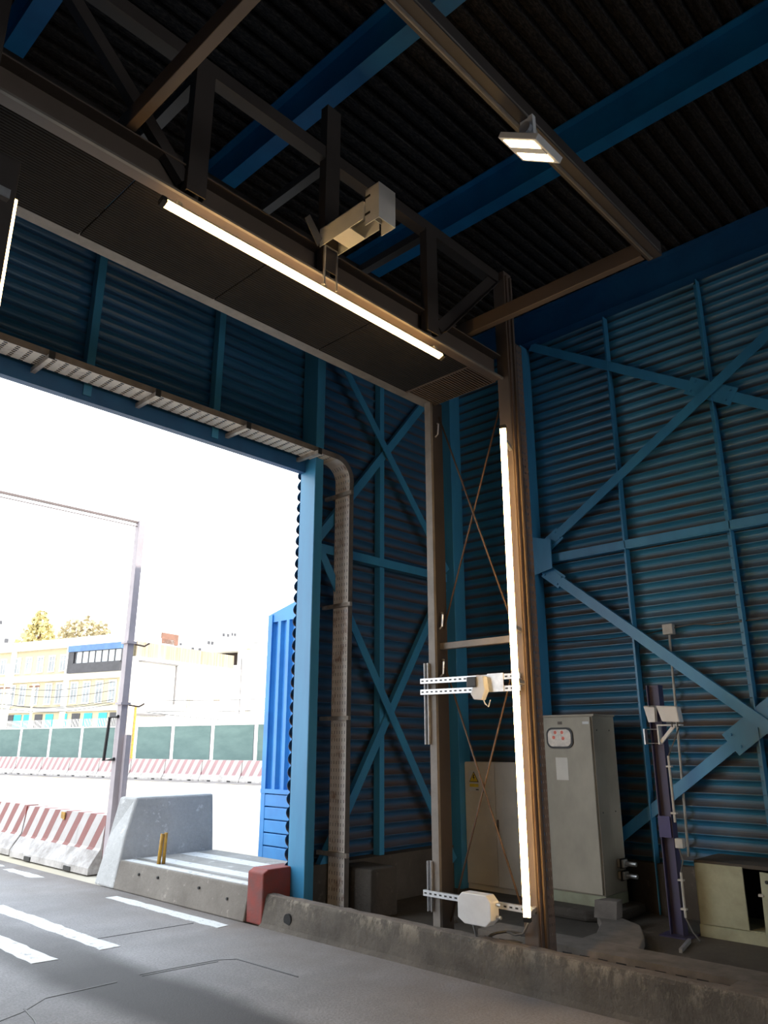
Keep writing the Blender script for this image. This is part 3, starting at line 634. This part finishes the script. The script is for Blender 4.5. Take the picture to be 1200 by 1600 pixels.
# wide cabinet against the right wall
B(7.735, 7.9, 5.1, 6.0, 0, 1.4).build('body', M_beige2, C1)
d1 = B(7.715, 7.734, 5.56, 5.995, .06, 1.39).build('door', M_beige2, C1, bevel=.003); d2 = B(7.715, 7.734, 5.105, 5.553, .06, 1.39).build('door', M_beige2, C1, bevel=.003)
B(7.706, 7.715, 5.52, 5.545, .63, .77).build('latch', M_taupe, d2, bevel=.003)
C3 = thing('electrical_cabinet', 'low pale green cabinet with its right door hanging open at the right edge', 'cabinet', (7.5, 2.7, 0))
B(7.3, 7.86, 2.12, 2.14, .0, .60).build('side_panel', M_green, C3); B(7.3, 7.86, 3.09, 3.11, .0, .60).build('side_panel', M_green, C3)
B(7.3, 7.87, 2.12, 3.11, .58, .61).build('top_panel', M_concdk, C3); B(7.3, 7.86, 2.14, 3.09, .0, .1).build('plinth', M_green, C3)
B(7.84, 7.86, 2.14, 3.09, .1, .58).build('back_panel', M_dark, C3)
B(7.285, 7.3, 2.69, 3.105, .1, .59).build('door', M_green, C3, bevel=.003)
B(7.28, 7.3, 2.14, 3.11, 0, .095).build('kickboard', M_green, C3)
mb = MB(); mb.prism([(7.28, 2.56, .03), (7.26, 2.54, .57), (7.08, 2.1, .57), (7.1, 2.12, .03)], (0, 0, 0), (.015, -.012, 0)); dd = mb.build('open_door', M_green, C3)
MB().tube([(7.235, 2.48, .5), (7.225, 2.485, .5)], .014, 10).build('lock', M_black, dd); MB().box(7.25, 7.275, 2.53, 2.57, .38, .40).build('hinge', M_grind, dd)

# warning sign on the wide cabinet
WS = thing('warning_sign', 'small yellow electrical hazard sign on the left door of the wide grey cabinet', 'sign', (7.71, 5.85, 1.08))
B(7.710, 7.7145, 5.78, 5.93, 1.07, 1.30).build('backing', M_whitebox, WS)
MB().prism([(7.7075, 5.925, 1.17), (7.7075, 5.855, 1.29), (7.7075, 5.785, 1.17)], (0, 0, 0), (.002, 0, 0)).build('border', M_black, WS)
MB().prism([(7.7055, 5.912, 1.178), (7.7055, 5.855, 1.276), (7.7055, 5.798, 1.178)], (0, 0, 0), (.0015, 0, 0)).build('triangle', M_yel, WS)
MB().prism([(7.704, 5.86, 1.255), (7.704, 5.842, 1.255), (7.704, 5.852, 1.227), (7.704, 5.838, 1.227), (7.704, 5.86, 1.185), (7.704, 5.854, 1.216), (7.704, 5.87, 1.216)], (0, 0, 0), (.001, 0, 0)).build('bolt_symbol', M_black, WS)
B(7.7078, 7.7098, 5.79, 5.92, 1.115, 1.15).build('text_band', M_yel, WS)
B(7.7078, 7.7098, 5.79, 5.83, 1.08, 1.092).build('maker_mark', M_black, WS)

# ------------------------------------------------------------------ violet post with camera
V = thing('violet_post', 'dark violet steel post standing in front of the right wall bracing', 'post', (7.15, 3.25, 0))
MB().ibeam((7.16, 3.25, .012), (7.16, 3.25, 2.14), .1, .12, .008, (1, 0, 0)).build('post', M_purple, V)
B(7.04, 7.28, 3.12, 3.38, 0, .012).build('base_plate', M_purple, V)
B(7.09, 7.1, 3.2, 3.31, .8, .98).build('patch_plate', mat('deep_violet_paint', (.05, .045, .15), None, 4, .5), V)
pc = MB().tube([(7.12, 3.165, 1.5), (7.12, 3.165, .93)], .011, 8).build('conduit', M_grind, V)
MB().tube([(7.12, 3.16, .52), (7.12, 3.16, .16)], .011, 8).build('conduit', M_grind, V)
for z in (1.4, 1.0, .45, .22): MB().box(7.1, 7.14, 3.14, 3.19, z, z + .015).build('saddle_clip', M_grind, V)
B(7.08, 7.14, 3.1, 3.17, .72, .80).build('socket_box', M_grind, V, bevel=.004)
MB().tube([(7.12, 3.155, .72), (7.12, 3.13, .62), (7.12, 3.16, .52)], .007, 6).build('cable', M_cable, V)
MB().tube([(7.12, 3.16, .16), (7.1, 3.1, .06), (7.0, 3.0, .02)], .007, 6).build('cable', M_cable, V)
MB().tube([(7.1, 3.03, 1.74), (7.1, 3.1, 1.6), (7.12, 3.16, 1.5)], .006, 6).build('cable', M_cable, V)
K = thing('sensor_bracket', 'pair of white angled camera housings on a bracket at the top of the violet post', 'camera', (7.08, 3.12, 1.6))
MB().prism([(7.07, 3.335, 1.945), (7.07, 3.23, 1.935), (7.07, 3.235, 1.80), (7.07, 3.30, 1.80)], (0, 0, 0), (.03, -.01, 0)).build('housing', M_whitebox, K)
MB().prism([(6.98, 3.175, 1.945), (6.98, 2.98, 1.93), (6.98, 2.965, 1.79), (6.98, 3.13, 1.80)], (0, 0, 0), (.1, 0, 0)).build('housing', M_whitebox, K, bevel=.01)
mb = MB(); mb.bar((7.06, 3.2, 1.77), (7.06, 2.98, 1.77), .012, .07, (0, 0, 1)); mb.bar((7.06, 3.2, 1.775), (7.06, 3.2, 1.6), .012, .06, (0, 1, 0)); mb.bar((7.06, 3.19, 1.62), (7.06, 3.05, 1.765), .02, .03, (1, 0, 0))
mb.build('bracket', M_whitebox, K)
mb = MB(); mb.bar((7.06, 3.335, 1.74), (7.06, 3.335, 1.6), .012, .06, (0, 1, 0)); mb.tube([(7.06, 3.34, 1.735), (7.06, 3.19, 1.735)], .004, 6); mb.tube([(7.06, 3.34, 1.61), (7.06, 3.19, 1.61)], .004, 6); mb.build('clamp', M_galv, K)
MB().tube([(7.05, 3.32, 1.947), (7.03, 2.99, 1.935)], .004, 6).build('tie_rod', M_galv, K)
for y in (3.04, 2.99): MB().tube([(6.99, y, 1.75), (6.99, y, 1.86)], .006, 6).build('bolt', M_black, K)
# wall junction and conduit
Q = thing('wall_junction', 'small pale junction box on the right wall with a conduit running down', 'junction box', (7.9, 3.37, .6))
B(7.87, 7.945, 3.31, 3.42, 2.71, 2.82).build('box', M_grind, Q, bevel=.006)
MB().tube([(7.92, 3.37, 2.71), (7.92, 3.42, .55)], .013, 8).build('conduit', M_grind, Q, smooth=True)
pts = [(7.93, 3.31, 2.78), (7.93, 3.1, 2.80), (7.93, 2.9, 2.77), (7.93, 2.4, 2.78), (7.93, 1.6, 2.79), (7.93, .6, 2.8)]
tag(MB().tube(pts, .008, 6).build('wall_cable', M_cable, smooth=True), 'grey cable running right from the small wall junction box', 'cable')
tag(MB().tube([(7.94, 3.42, 2.77), (7.94, 3.7, 2.74), (7.94, 4.1, 2.73), (7.94, 4.86, 2.76)], .006, 6).build('wall_cable', M_black, smooth=True), 'thin dark cable running left from the small wall junction box', 'cable')

# ------------------------------------------------------------------ dusty trays on the ground behind the kerb
GT = thing('ground_tray', 'dust covered metal cable trunking lying along the floor behind the kerb', 'cable tray', (5.9, 2.5, 0))
mb = MB(); mb.box(5.78, 6.1, 1.0, 4.4, 0.02, .1); mb.cur = 1
for i in range(22): mb.box(5.776, 5.781, 1.1 + i * .15, 1.18 + i * .15, .045, .06)
mb.build('main_run', [M_dust, M_black], GT)
mb = MB(); mb.prism([(6.1, 3.1, 0), (6.5, 3.25, 0), (6.85, 3.45, 0), (7.05, 3.75, 0), (7.0, 3.95, 0), (6.7, 3.75, 0), (6.35, 3.6, 0), (6.1, 3.6, 0)], (0, 0, .02), (0, 0, .1)); mb.build('branch', M_dust, GT, bevel=.01)
mb = MB(); mb.box(5.45, 5.78, 1.75, 2.25, .02, .1); mb.build('cross_tray', M_dust, GT, bevel=.01)
tag(B(5.2, 5.75, 2.3, 3.1, 0.0, .006).build('drain_slot', M_dark), 'dark drain channel in the floor between kerb and ground trunking', 'drain')
tag(B(5.2, 5.44, .6, 2.2, 0.0, .006).build('drain_slot', M_dark), 'dark drain channel in the floor nearest the right picture corner', 'drain')
mb = MB(); mb.prism([(7.03, 3.86, 0), (7.05, 3.72, 0), (6.9, 3.7, 0), (6.86, 3.9, 0)], (0, 0, .1), (.14, .06, .22)); tag(mb.build('flap_cover', M_dust), 'tilted dusty duct flap at the right foot of the tall beige cabinet', 'cover')
rr = random.Random(11)
DEB = []
for i in range(26):
    x = rr.uniform(5.25, 7.0); y = rr.uniform(2.5, 5.9); s = rr.uniform(.012, .035)
    if 5.7 < x < 6.2 or x > 6.1 and y < 4.1: continue
    mb = MB(); pts = [(s * rr.uniform(.6, 1.2) * math.cos(k * 1.05), s * rr.uniform(.6, 1.2) * math.sin(k * 1.05), 0) for k in range(6)]
    mb.prism([(x + a_, y + b_, 0) for a_, b_, _ in pts], (0, 0, 0), (rr.uniform(-.01, .01), 0, s * .8))
    tag(mb.build('rubble', M_conclt if i % 3 == 0 else M_concdk), 'loose lump of rubble on the dusty floor behind the kerb', 'rubble', 'rubble on the floor behind the kerb')
tag(MB().bar((6.6, 3.0, .016), (6.97, 3.08, .02), .03, .025, (0, 0, 1)).build('metal_offcut', M_galv, None), 'shiny metal bar offcut lying on the floor by the violet post', 'offcut')
mb = MB()
for k in range(5):
    mb.tube([(5.25 + .05 * k, 3.3, .012), (5.3 + .07 * k, 3.1, .05 + .01 * k), (5.45 + .07 * k, 2.95, .04), (5.62 + .02 * k, 2.85 - .03 * k, .012)], .011, 6)
tag(mb.build('cable_bundle', M_rod, smooth=True), 'bundle of reddish cables on the floor right of the near gantry leg', 'cable')
# leaves / dirt heap: low mound behind kerb
mb = MB(); N = 20; vs = []
for i in range(N + 1):
    for j in range(N + 1):
        x = 5.1 + .6 * i / N; y = 3.5 + 2.0 * j / N; e = math.sin(math.pi * i / N) * math.sin(math.pi * j / N); vs.append((x, y, -.01 + e * (.05 + rr.uniform(0, .03))))
mb.add(vs, [[i * (N + 1) + j, (i + 1) * (N + 1) + j, (i + 1) * (N + 1) + j + 1, i * (N + 1) + j + 1] for i in range(N) for j in range(N)])
o = tag(mb.build('dirt', M_concdk, smooth=True), 'layer of dirt and litter between the kerb and the wide cabinet', 'dirt'); o['kind'] = 'stuff'

# ------------------------------------------------------------------ blue annex outside
X = thing('blue_annex', 'bright blue ribbed metal annex standing just outside the gateway', 'annex', (8.2, 8.3, 0))
mb = MB(); mb.box(7.66, 9.2, 6.5, 9.76, 0, 3.5)
mb.prism([(7.6, 9.79, 3.48), (7.6, 6.5, 3.48), (7.6, 6.5, 4.0), (7.6, 8.7, 3.86), (7.6, 9.79, 3.61)], (0, 0, 0), (1.6, 0, 0)); mb.build('body', M_cont, X)
mb = MB(); y = 6.5
while y < 9.75:
    mb.prism([(7.66, y + .03, 0), (7.6, y + .06, 0), (7.6, y + .13, 0), (7.66, y + .16, 0)], (0, 0, .9), (0, 0, 3.48)); y += .21
mb.build('ribbed_cladding', M_cont, X)
mb = MB()
for k in range(5): mb.box(7.585 - .0 * k, 7.66, 6.5, 9.79, .0 + k * .18, .165 + k * .18)
mb.build('plank_skirt', M_cont, X, bevel=.008)
B(7.57, 7.66, 6.5, 9.8, .9, .96).build('skirt_flashing', M_cont, X); B(7.58, 7.68, 9.7, 9.8, 0, 3.6).build('corner_trim', M_cont, X)

# ------------------------------------------------------------------ barriers
def barrier_mb(L, H, name, mstr, par):
    # local: length along X (0..L), profile in YZ
    pr_ = [(-.28, 0), (-.28, .08), (-.13, .30), (-.09, H), (.09, H), (.13, .30), (.28, .08), (.28, 0)]
    mb = MB(); segs = []
    xs = [0, .06, .45, .5, .72, .77, L - .77, L - .72, L - .5, L - .45, L - .06, L]
    n = len(pr_); rr = random.Random(2)
    for x in xs:
        for i, (y, z) in enumerate(pr_):
            zz = z
            segs.append((x, y + rr.uniform(-.006, .006), zz + (rr.uniform(-.006, .006) if z else 0)))
    fs = [[k * n + i, k * n + i + 1, (k + 1) * n + i + 1, (k + 1) * n + i] for k in range(len(xs) - 1) for i in range(n - 1)]
    mb.add(segs, fs + [list(range(n)), [len(segs) - n + i for i in range(n)][::-1]])
    return mb.build(name, mstr, par)
def barrier(label, loc, rot, L, H, m, grp, red_end=False):
    t = thing('striped_barrier', label, 'barrier', loc, rot, grp, world=False)
    barrier_mb(L, H, 'body', m, t)
    if red_end:
        MB().box(-.012, 0, -.1, .1, .02, H - .02).build('red_end_face', M_red, t); MB().box(-.07, -.012, -.03, .05, .02, H - .08).build('interlock_rib', M_red, t)
    for x in (.47, L - .75):
        for sgn in (-1, 1):
            MB().box(x, x + .2, sgn * .285 - .01, sgn * .285 + .01, 0, .055).build('forklift_slot', M_black, t)
    return t
barrier('red and white striped concrete barrier next to the grey concrete block', (5.36, 10.08, 0), R(90), 2.5, .70, M_str, 'near striped barriers', True)
barrier('striped concrete barrier cut by the left picture edge, second in the near row', (5.4, 12.72, 0), R(90.5), 2.5, .70, M_str, 'near striped barriers', True)
t = thing('barrier_reflector', 'small amber reflector plate on the nearest striped barrier', 'reflector', (5.24, 11.3, .6))
MB().prism([(5.238, 11.25, .58), (5.238, 11.36, .60), (5.238, 11.36, .68), (5.238, 11.24, .68)], (0, 0, 0), (.012, 0, 0)).build('plate', M_yellowpipe, t)
ang = math.atan2(math.cos(R(8.9)), -math.sin(R(8.9)))
u = Vector((-math.sin(R(8.9)), math.cos(R(8.9)), 0)); nn = Vector((u.y, -u.x, 0)); P0 = Vector((20.25, 36.61, 0))
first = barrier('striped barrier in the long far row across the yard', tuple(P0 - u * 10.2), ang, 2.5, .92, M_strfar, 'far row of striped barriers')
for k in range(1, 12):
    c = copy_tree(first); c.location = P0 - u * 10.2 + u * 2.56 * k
# ------------------------------------------------------------------ shade cloth fence
def fence(s0, s1, label):
    base = P0 + nn * 1.5 + u * s0
    t = thing('yard_fence', label, 'fence', tuple(base), ang, None, world=False)
    L = s1 - s0; n = max(1, round(L / 3.0)); d = L / n
    for i in range(n + 1):
        p = MB(); p.box(i * d - .05, i * d + .05, -.05, .05, 0, 2.6); p.build('fence_post', M_galv, t)
        if i < n:
            B(i * d + .12, (i + 1) * d - .12, -.02, 0, .0, 2.5).build('shade_cloth', M_cloth, t)
            pk = MB(); x = i * d + .1
            while x < (i + 1) * d - .1: pk.box(x, x + .03, -.01, .01, 2.5, 3.0); x += .15
            pk.box(i * d, (i + 1) * d, -.015, .015, 2.5, 2.54); pk.build('picket_top', M_white, t)
            B(i * d + .05, i * d + .12, .0, .02, .02, 2.5).build('seam_strip', M_frame, t)
    return t
fence(3.6, 19, 'green shade cloth yard fence left of the pale pole')
fence(-9.8, 1.9, 'green shade cloth yard fence between the pale pole and the blue annex')
t = thing('gate_pillar', 'pale gate pillar between the two fence lengths', 'pillar', tuple(P0 + nn * 1.5 + u * 2.7), ang, world=False)
B(-.35, .35, -.2, .2, 0, 4.2).build('pillar', M_cream2, t); B(-.4, -.36, -.22, -.1, 0, 3.6).build('downpipe', M_yellowpipe, t)
# ------------------------------------------------------------------ height bar pole
t = thing('height_bar_post', 'tall pale steel post with a horizontal bar over the road, behind the concrete block', 'post', (5.1, 9.6, 0))
mb = MB(); mb.bar((5.1, 9.62, 0), (5.1, 9.62, 4.62), .09, .11, (1, 0, 0)); mb.build('post', M_pole, t)
MB().box(5.13, 5.2, 9.5, 9.57, 0, 1.72).build('stiffener', M_pole, t)
mb = MB(); mb.bar((-3, 9.62, 4.6), (5.1, 9.62, 4.6), .03, .03, (0, 0, 1)); mb.bar((-3, 9.62, 4.54), (5.1, 9.62, 4.54), .012, .012, (0, 0, 1)); mb.build('height_bar', M_bar, t)
for z in (2.9, 2.1): MB().box(5.03, 5.17, 9.54, 9.7, z, z + .03).build('band_clamp', M_pole, t); 
for z in (2.9, 2.1): MB().tube([(5.17, 9.6, z), (5.3, 9.56, z - .02), (5.34, 9.5, z + .02)], .012, 6).build('hook', M_rod, t)
mb = MB(); mb.tube([(5.04, 9.6, 1.95), (5.0, 9.75, 1.94), (4.99, 9.78, 1.4), (5.04, 9.6, 1.42)], .022, 8); mb.build('u_bracket', M_black, t)
tag(MB().tube([(5.6 - 6, 22, 8.2), (6.0, 22, 7.25), (8.2, 22, 6.95)], .02, 6).build('overhead_wire', M_pole), 'faint overhead wire below the height bar at the left', 'wire') if 0 else None

# ------------------------------------------------------------------ buildings
w_ang = math.atan2(-math.cos(R(15.3)), math.sin(R(15.3))); wv = Vector((-math.sin(R(15.3)), math.cos(R(15.3)), 0)); mv = Vector((wv.y, -wv.x, 0))
Pb = Vector((35.63, 71.63, 0))
def winpart(parent, x, z0, z1, w, y=0, dark=False, surround=True):
    f = MB(); f.box(x - w / 2 - .1, x + w / 2 + .1, y - .1, y, z0 - .1, z0); f.box(x - w / 2 - .1, x + w / 2 + .1, y - .1, y, z1, z1 + .15)
    f.box(x - w / 2 - .1, x - w / 2, y - .06, y, z0, z1); f.box(x + w / 2, x + w / 2 + .1, y - .06, y, z0, z1)
    f.box(x - .03, x + .03, y - .05, y, z0, z1); f.box(x - w / 2, x + w / 2, y - .05, y, z0 + (z1 - z0) * .7, z0 + (z1 - z0) * .7 + .05)
    fo = f.build('window', M_frame if dark else M_white, parent)
    B(x - w / 2, x + w / 2, y - .03, y + .0, z0, z1).build('pane', M_glass, fo)
TB = thing('terrace_building', 'cream three-storey terrace with tall windows and a blue glazed gallery on top', 'building', tuple(Pb), w_ang, world=False)
B(-30, -13.6, 0, 12, 0, 11).build('wall', M_cream, TB); B(-13.6, 2.9, .02, 5.9, 0, 11).build('wall', M_cream, TB)
B(-30, -13.7, -.4, 12, 11, 11.7).build('cornice', M_white, TB); B(-13.5, 3.2, -.4, 5.9, 11, 11.9).build('cornice', M_white, TB)
B(-30, 3.1, -.25, 0, 7.75, 8.35).build('string_course', M_white, TB); B(-30, 3.1, -.2, 0, 4.7, 5.1).build('string_course', M_white, TB)
for x in (-13.6, -5.05, 2.8): B(x - .35, x + .35, -.15, .02, 0, 11).build('pilaster', M_white, TB)
for s in (17.2, 15.2, 12.9, 11.15, 9.35, 7.6, 5.9): winpart(TB, -s, 8.75, 10.2, .75)
for s in (17.2, 15.3, 13.2, 11.5, 9.6, 7.6, 6.0, 3.85, 2.1, .35, -1.45): winpart(TB, -s, 5.5, 7.4, .8, dark=False)
gl = B(-4.7, 2.6, -.5, 0, 8.35, 9.25).build('gallery_base', M_frame, TB)
B(-4.7, 2.7, -.6, 0, 10.45, 11.05).build('gallery_fascia', M_roofblue, TB)
gf = MB()
for i in range(8): gf.box(-3.6 + i * .9 - .05, -3.6 + i * .9 + .05, -.5, -.4, 9.25, 10.45)
gf.box(-4.7, -3.9, -.5, 0, 9.25, 10.45); gf.box(-4, 2.75, -.5, -.4, 9.25, 9.3); gf.box(-4, 2.75, -.5, -.4, 10.4, 10.45); gfo = gf.build('gallery_frame', M_frame, TB); B(-3.6, 2.7, -.42, -.38, 9.25, 10.45).build('pane', mat('bright_glass', (.6, .65, .68), (.5, .55, .58), .8, .2), gfo)
for i, x in enumerate((-16, -13, -11.8, -10.3, -8.6, -7, -5, -3.2, -1.5, .5, 2)):
    B(x - .55, x + .55, -.05, .0, 0, 4.5).build('shop_door', M_turq if i % 3 != 1 else M_frame, TB)
EB = thing('corner_building', 'overexposed white corner building with a cane fenced roof terrace', 'building', tuple(Pb - wv * 3.3 + mv * .2), w_ang, world=False)
B(0.0, .6, 0, 24, 0, 8.4).build('wall', M_white, EB)
B(.0, .6, .0, 16, 8.4, 9.7).build('terrace_wall', M_white, EB)
B(.1, .25, .4, 15, 9.7, 11.2).build('cane_fence', mat('weathered_cane', (.22, .17, .11), (.34, .3, .24), 1.5, .9, stretch=(4, 4, .1)), EB)
B(-2.2, -.2, 3.4, 6.4, 9.7, 12.6).build('roof_house', M_white, EB); B(-.19, -.1, 3.9, 6.3, 11.4, 12.5).build('roof_opening', M_wood, EB)
B(.6, .85, .6, 5.2, 5.2, 9.2).build('blank_sign_box', M_white, EB); B(.6, 1.1, .4, 5.4, 9.2, 9.35).build('sign_shadow_top', M_shade, EB); B(.6, 1.0, 5.2, 5.35, 5.4, 9.2).build('sign_shadow_side', M_shade, EB); B(.6, 1.0, .2, 4.2, 4.2, 4.4).build('canopy', M_shade, EB)  # grey strips above and beside the sign box are its shadow as colour
for y, z0, z1 in ((7.4, 5.2, 6.8), (11.6, 5.2, 7.0), (17, 5.0, 6.4)): B(.6, .66, y, y + .9, z0, z1).build('shutter', M_tan, EB)
B(.55, .64, 15.9, 16.05, 4, 11).build('corner_post', M_shade, EB)
HR = thing('hillside_shed', 'dark open shed on a white house at the foot of the hill', 'building', (60.4, 85.9, 0), w_ang, world=False)
B(0, 8, -4, 6, 0, 11.2).build('wall', M_white, HR); B(-.4, 5, -5, 3, 12.9, 13.2).build('roof', M_white, HR); B(.0, 4.2, -3, 3, 11.2, 12.9).build('opening', mat('dark_shed_interior', (.05, .035, .03), None, 1, .9), HR); B(.8, 2.2, -3.6, -3.1, 11.3, 12.6).build('water_tank', M_white, HR); B(4.4, 4.6, -4, 3, 11.2, 12.9).build('prop', M_white, HR)
# trees on the slope behind the terrace
def tree(label, x, y, zt, r, m, kind):
    t = thing('hillside_tree', label, 'tree', (x, y, 0), group=None)
    MB().tube([(x, y, 0), (x + .2, y, zt - r)], [.45, .25], 8).build('trunk', M_wood, t)
    rr = random.Random(zt); mb = MB()
    for i in range(700):
        if kind == 'cone':
            hgt = rr.random(); lay = int(hgt * 6) / 6; rad = r * (1.05 - lay) * rr.uniform(.3, 1); a_ = rr.uniform(0, 6.28); c = Vector((x + rad * math.cos(a_), y + rad * math.sin(a_), zt - 1.6 * r + hgt * 1.6 * r - rad * .1))
        else:
            d = Vector((rr.gauss(0, 1), rr.gauss(0, 1), rr.gauss(0, .8))).normalized() * r * rr.uniform(.55, 1); d.x *= 1.5; d.y *= 1.5; c = Vector((x, y, zt - r * .8)) + d
        q = Vector((rr.uniform(-1, 1), rr.uniform(-1, 1), rr.uniform(-1, 1))).normalized(); p = q.orthogonal().normalized(); s = rr.uniform(.25, .5) * r * .3
        o_ = q.cross(p); mb.add([c + p * s, c + o_ * s, c - p * s, c - o_ * s], [(0, 1, 2, 3)])
    mb.build('foliage', m, t)
tree('yellow-green layered conifer on the slope above the terrace, at the far left', 43.1, 106.6, 19.2, 2.9, M_leaf, 'cone')
tree('round brownish tree crown above the terrace roof, left of the pale pole', 47.3, 101.5, 17.9, 2.4, M_leaf2, 'round')
tree('small yellow tree crown beside the dark shed on the right', 70.8, 96.9, 15.6, 1.3, M_leaf, 'round')
# hill with houses
mb = MB(); N = 40; vs = []; rr = random.Random(9)
def hz(s, t): return 4 + (37 + 5 * math.sin(s * 7 + 1) + 2 * math.sin(s * 19)) * (1 - math.exp(-3.5 * t)) * (1 + .35 * t)
def hp(s, t):
    a_ = R(6 + 42 * s); d_ = 210 + 180 * t
    return Vector((d_ * math.sin(a_), d_ * math.cos(a_), hz(s, t)))
for i in range(N + 1):
    for j in range(13): vs.append(hp(i / N, j / 12))
mb.add(vs, [[i * 13 + j, (i + 1) * 13 + j, (i + 1) * 13 + j + 1, i * 13 + j + 1] for i in range(N) for j in range(12)])
struct(mb.build('hillside', M_hill, smooth=True))
HP = []
for i in range(400):
    s = rr.uniform(.25, .97); t_ = rr.uniform(.05, .85); p = hp(s, t_)
    if len(HP) >= 44 or any((p - q_).xy.length < 11 for q_ in HP): continue
    HP.append(p); wdt = rr.uniform(2, 4); hh = rr.uniform(2.5, 5)
    mb = MB(); mb.box(p.x - wdt, p.x + wdt, p.y - 3, p.y + 3, p.z - 3, p.z + hh)
    for k in range(2): mb.cur = 1; mb.box(p.x - wdt * .6 + k * wdt * .8, p.x - wdt * .6 + k * wdt * .8 + 1.2, p.y - 3.05, p.y - 3, p.z + hh - 2.2, p.z + hh - .9)
    mb.cur = 0; mb.prism([(p.x - wdt - .3, p.y - 3.3, p.z + hh), (p.x + wdt + .3, p.y - 3.3, p.z + hh), (p.x, p.y - 3.3, p.z + hh + 1.1)], (0, 0, 0), (0, 6.6, 0))
    tag(mb.build('hill_house', [M_white, M_farglass]), 'small pale house scattered on the bright hillside', 'house', 'houses on the hillside')
# street poles and cables before the terrace
for px, s, lb in ((0, 8.9, 'slim cream utility pole in front of the terrace, left one'), (1, 4.6, 'slim white utility pole in front of the terrace, right one')):
    p = Pb + wv * s - mv * 4; t = thing('utility_pole', lb, 'pole', tuple(p), w_ang, world=False)
    MB().tube([(0, 0, 0), (0, 0, 9.2 - px * 2.2)], .12, 8).build('pole', M_cream2, t); B(-.7, .7, -.05, .05, 6.8, 6.95).build('crossarm', M_wood, t)
for k, (z0, z1) in enumerate(((6.6, 6.2), (5.5, 5.2), (5.3, 5.4), (4.9, 5.0), (6.9, 6.95))):
    a_ = Pb + wv * 24 - mv * 4; b_ = Pb - wv * 6 - mv * 4; pts = []
    for i in range(13):
        f = i / 12; p = a_.lerp(b_, f); pts.append((p.x, p.y, z0 + (z1 - z0) * f - .5 * math.sin(math.pi * ((f * 2) % 1))))
    tag(MB().tube(pts, .03, 5).build('street_cable', M_frame), 'dark overhead street cable in front of the cream terrace', 'cable', 'street cables before the terrace')
for k, (z0, z1) in enumerate(((5.6, 7.4), (4.6, 6.0), (4.5, 3.9))):
    a_ = Pb - wv * 5 + mv * 1; b_ = a_ + mv * 26 - wv * 2; pts = [tuple(a_.lerp(b_, i / 8) + Vector((0, 0, z0 + (z1 - z0) * i / 8 - .25 * math.sin(math.pi * i / 8)))) for i in range(9)]
    tag(MB().tube(pts, .04, 5).build('street_cable', M_frame), 'dark overhead cable in front of the white corner building', 'cable', 'street cables before the corner building')
# remove scratch
for o in list(bpy.data.objects):
    if o.type == 'MESH' and len(o.data.vertices) and max(o.dimensions) == 0: bpy.data.objects.remove(o)
bpy.context.view_layer.update()
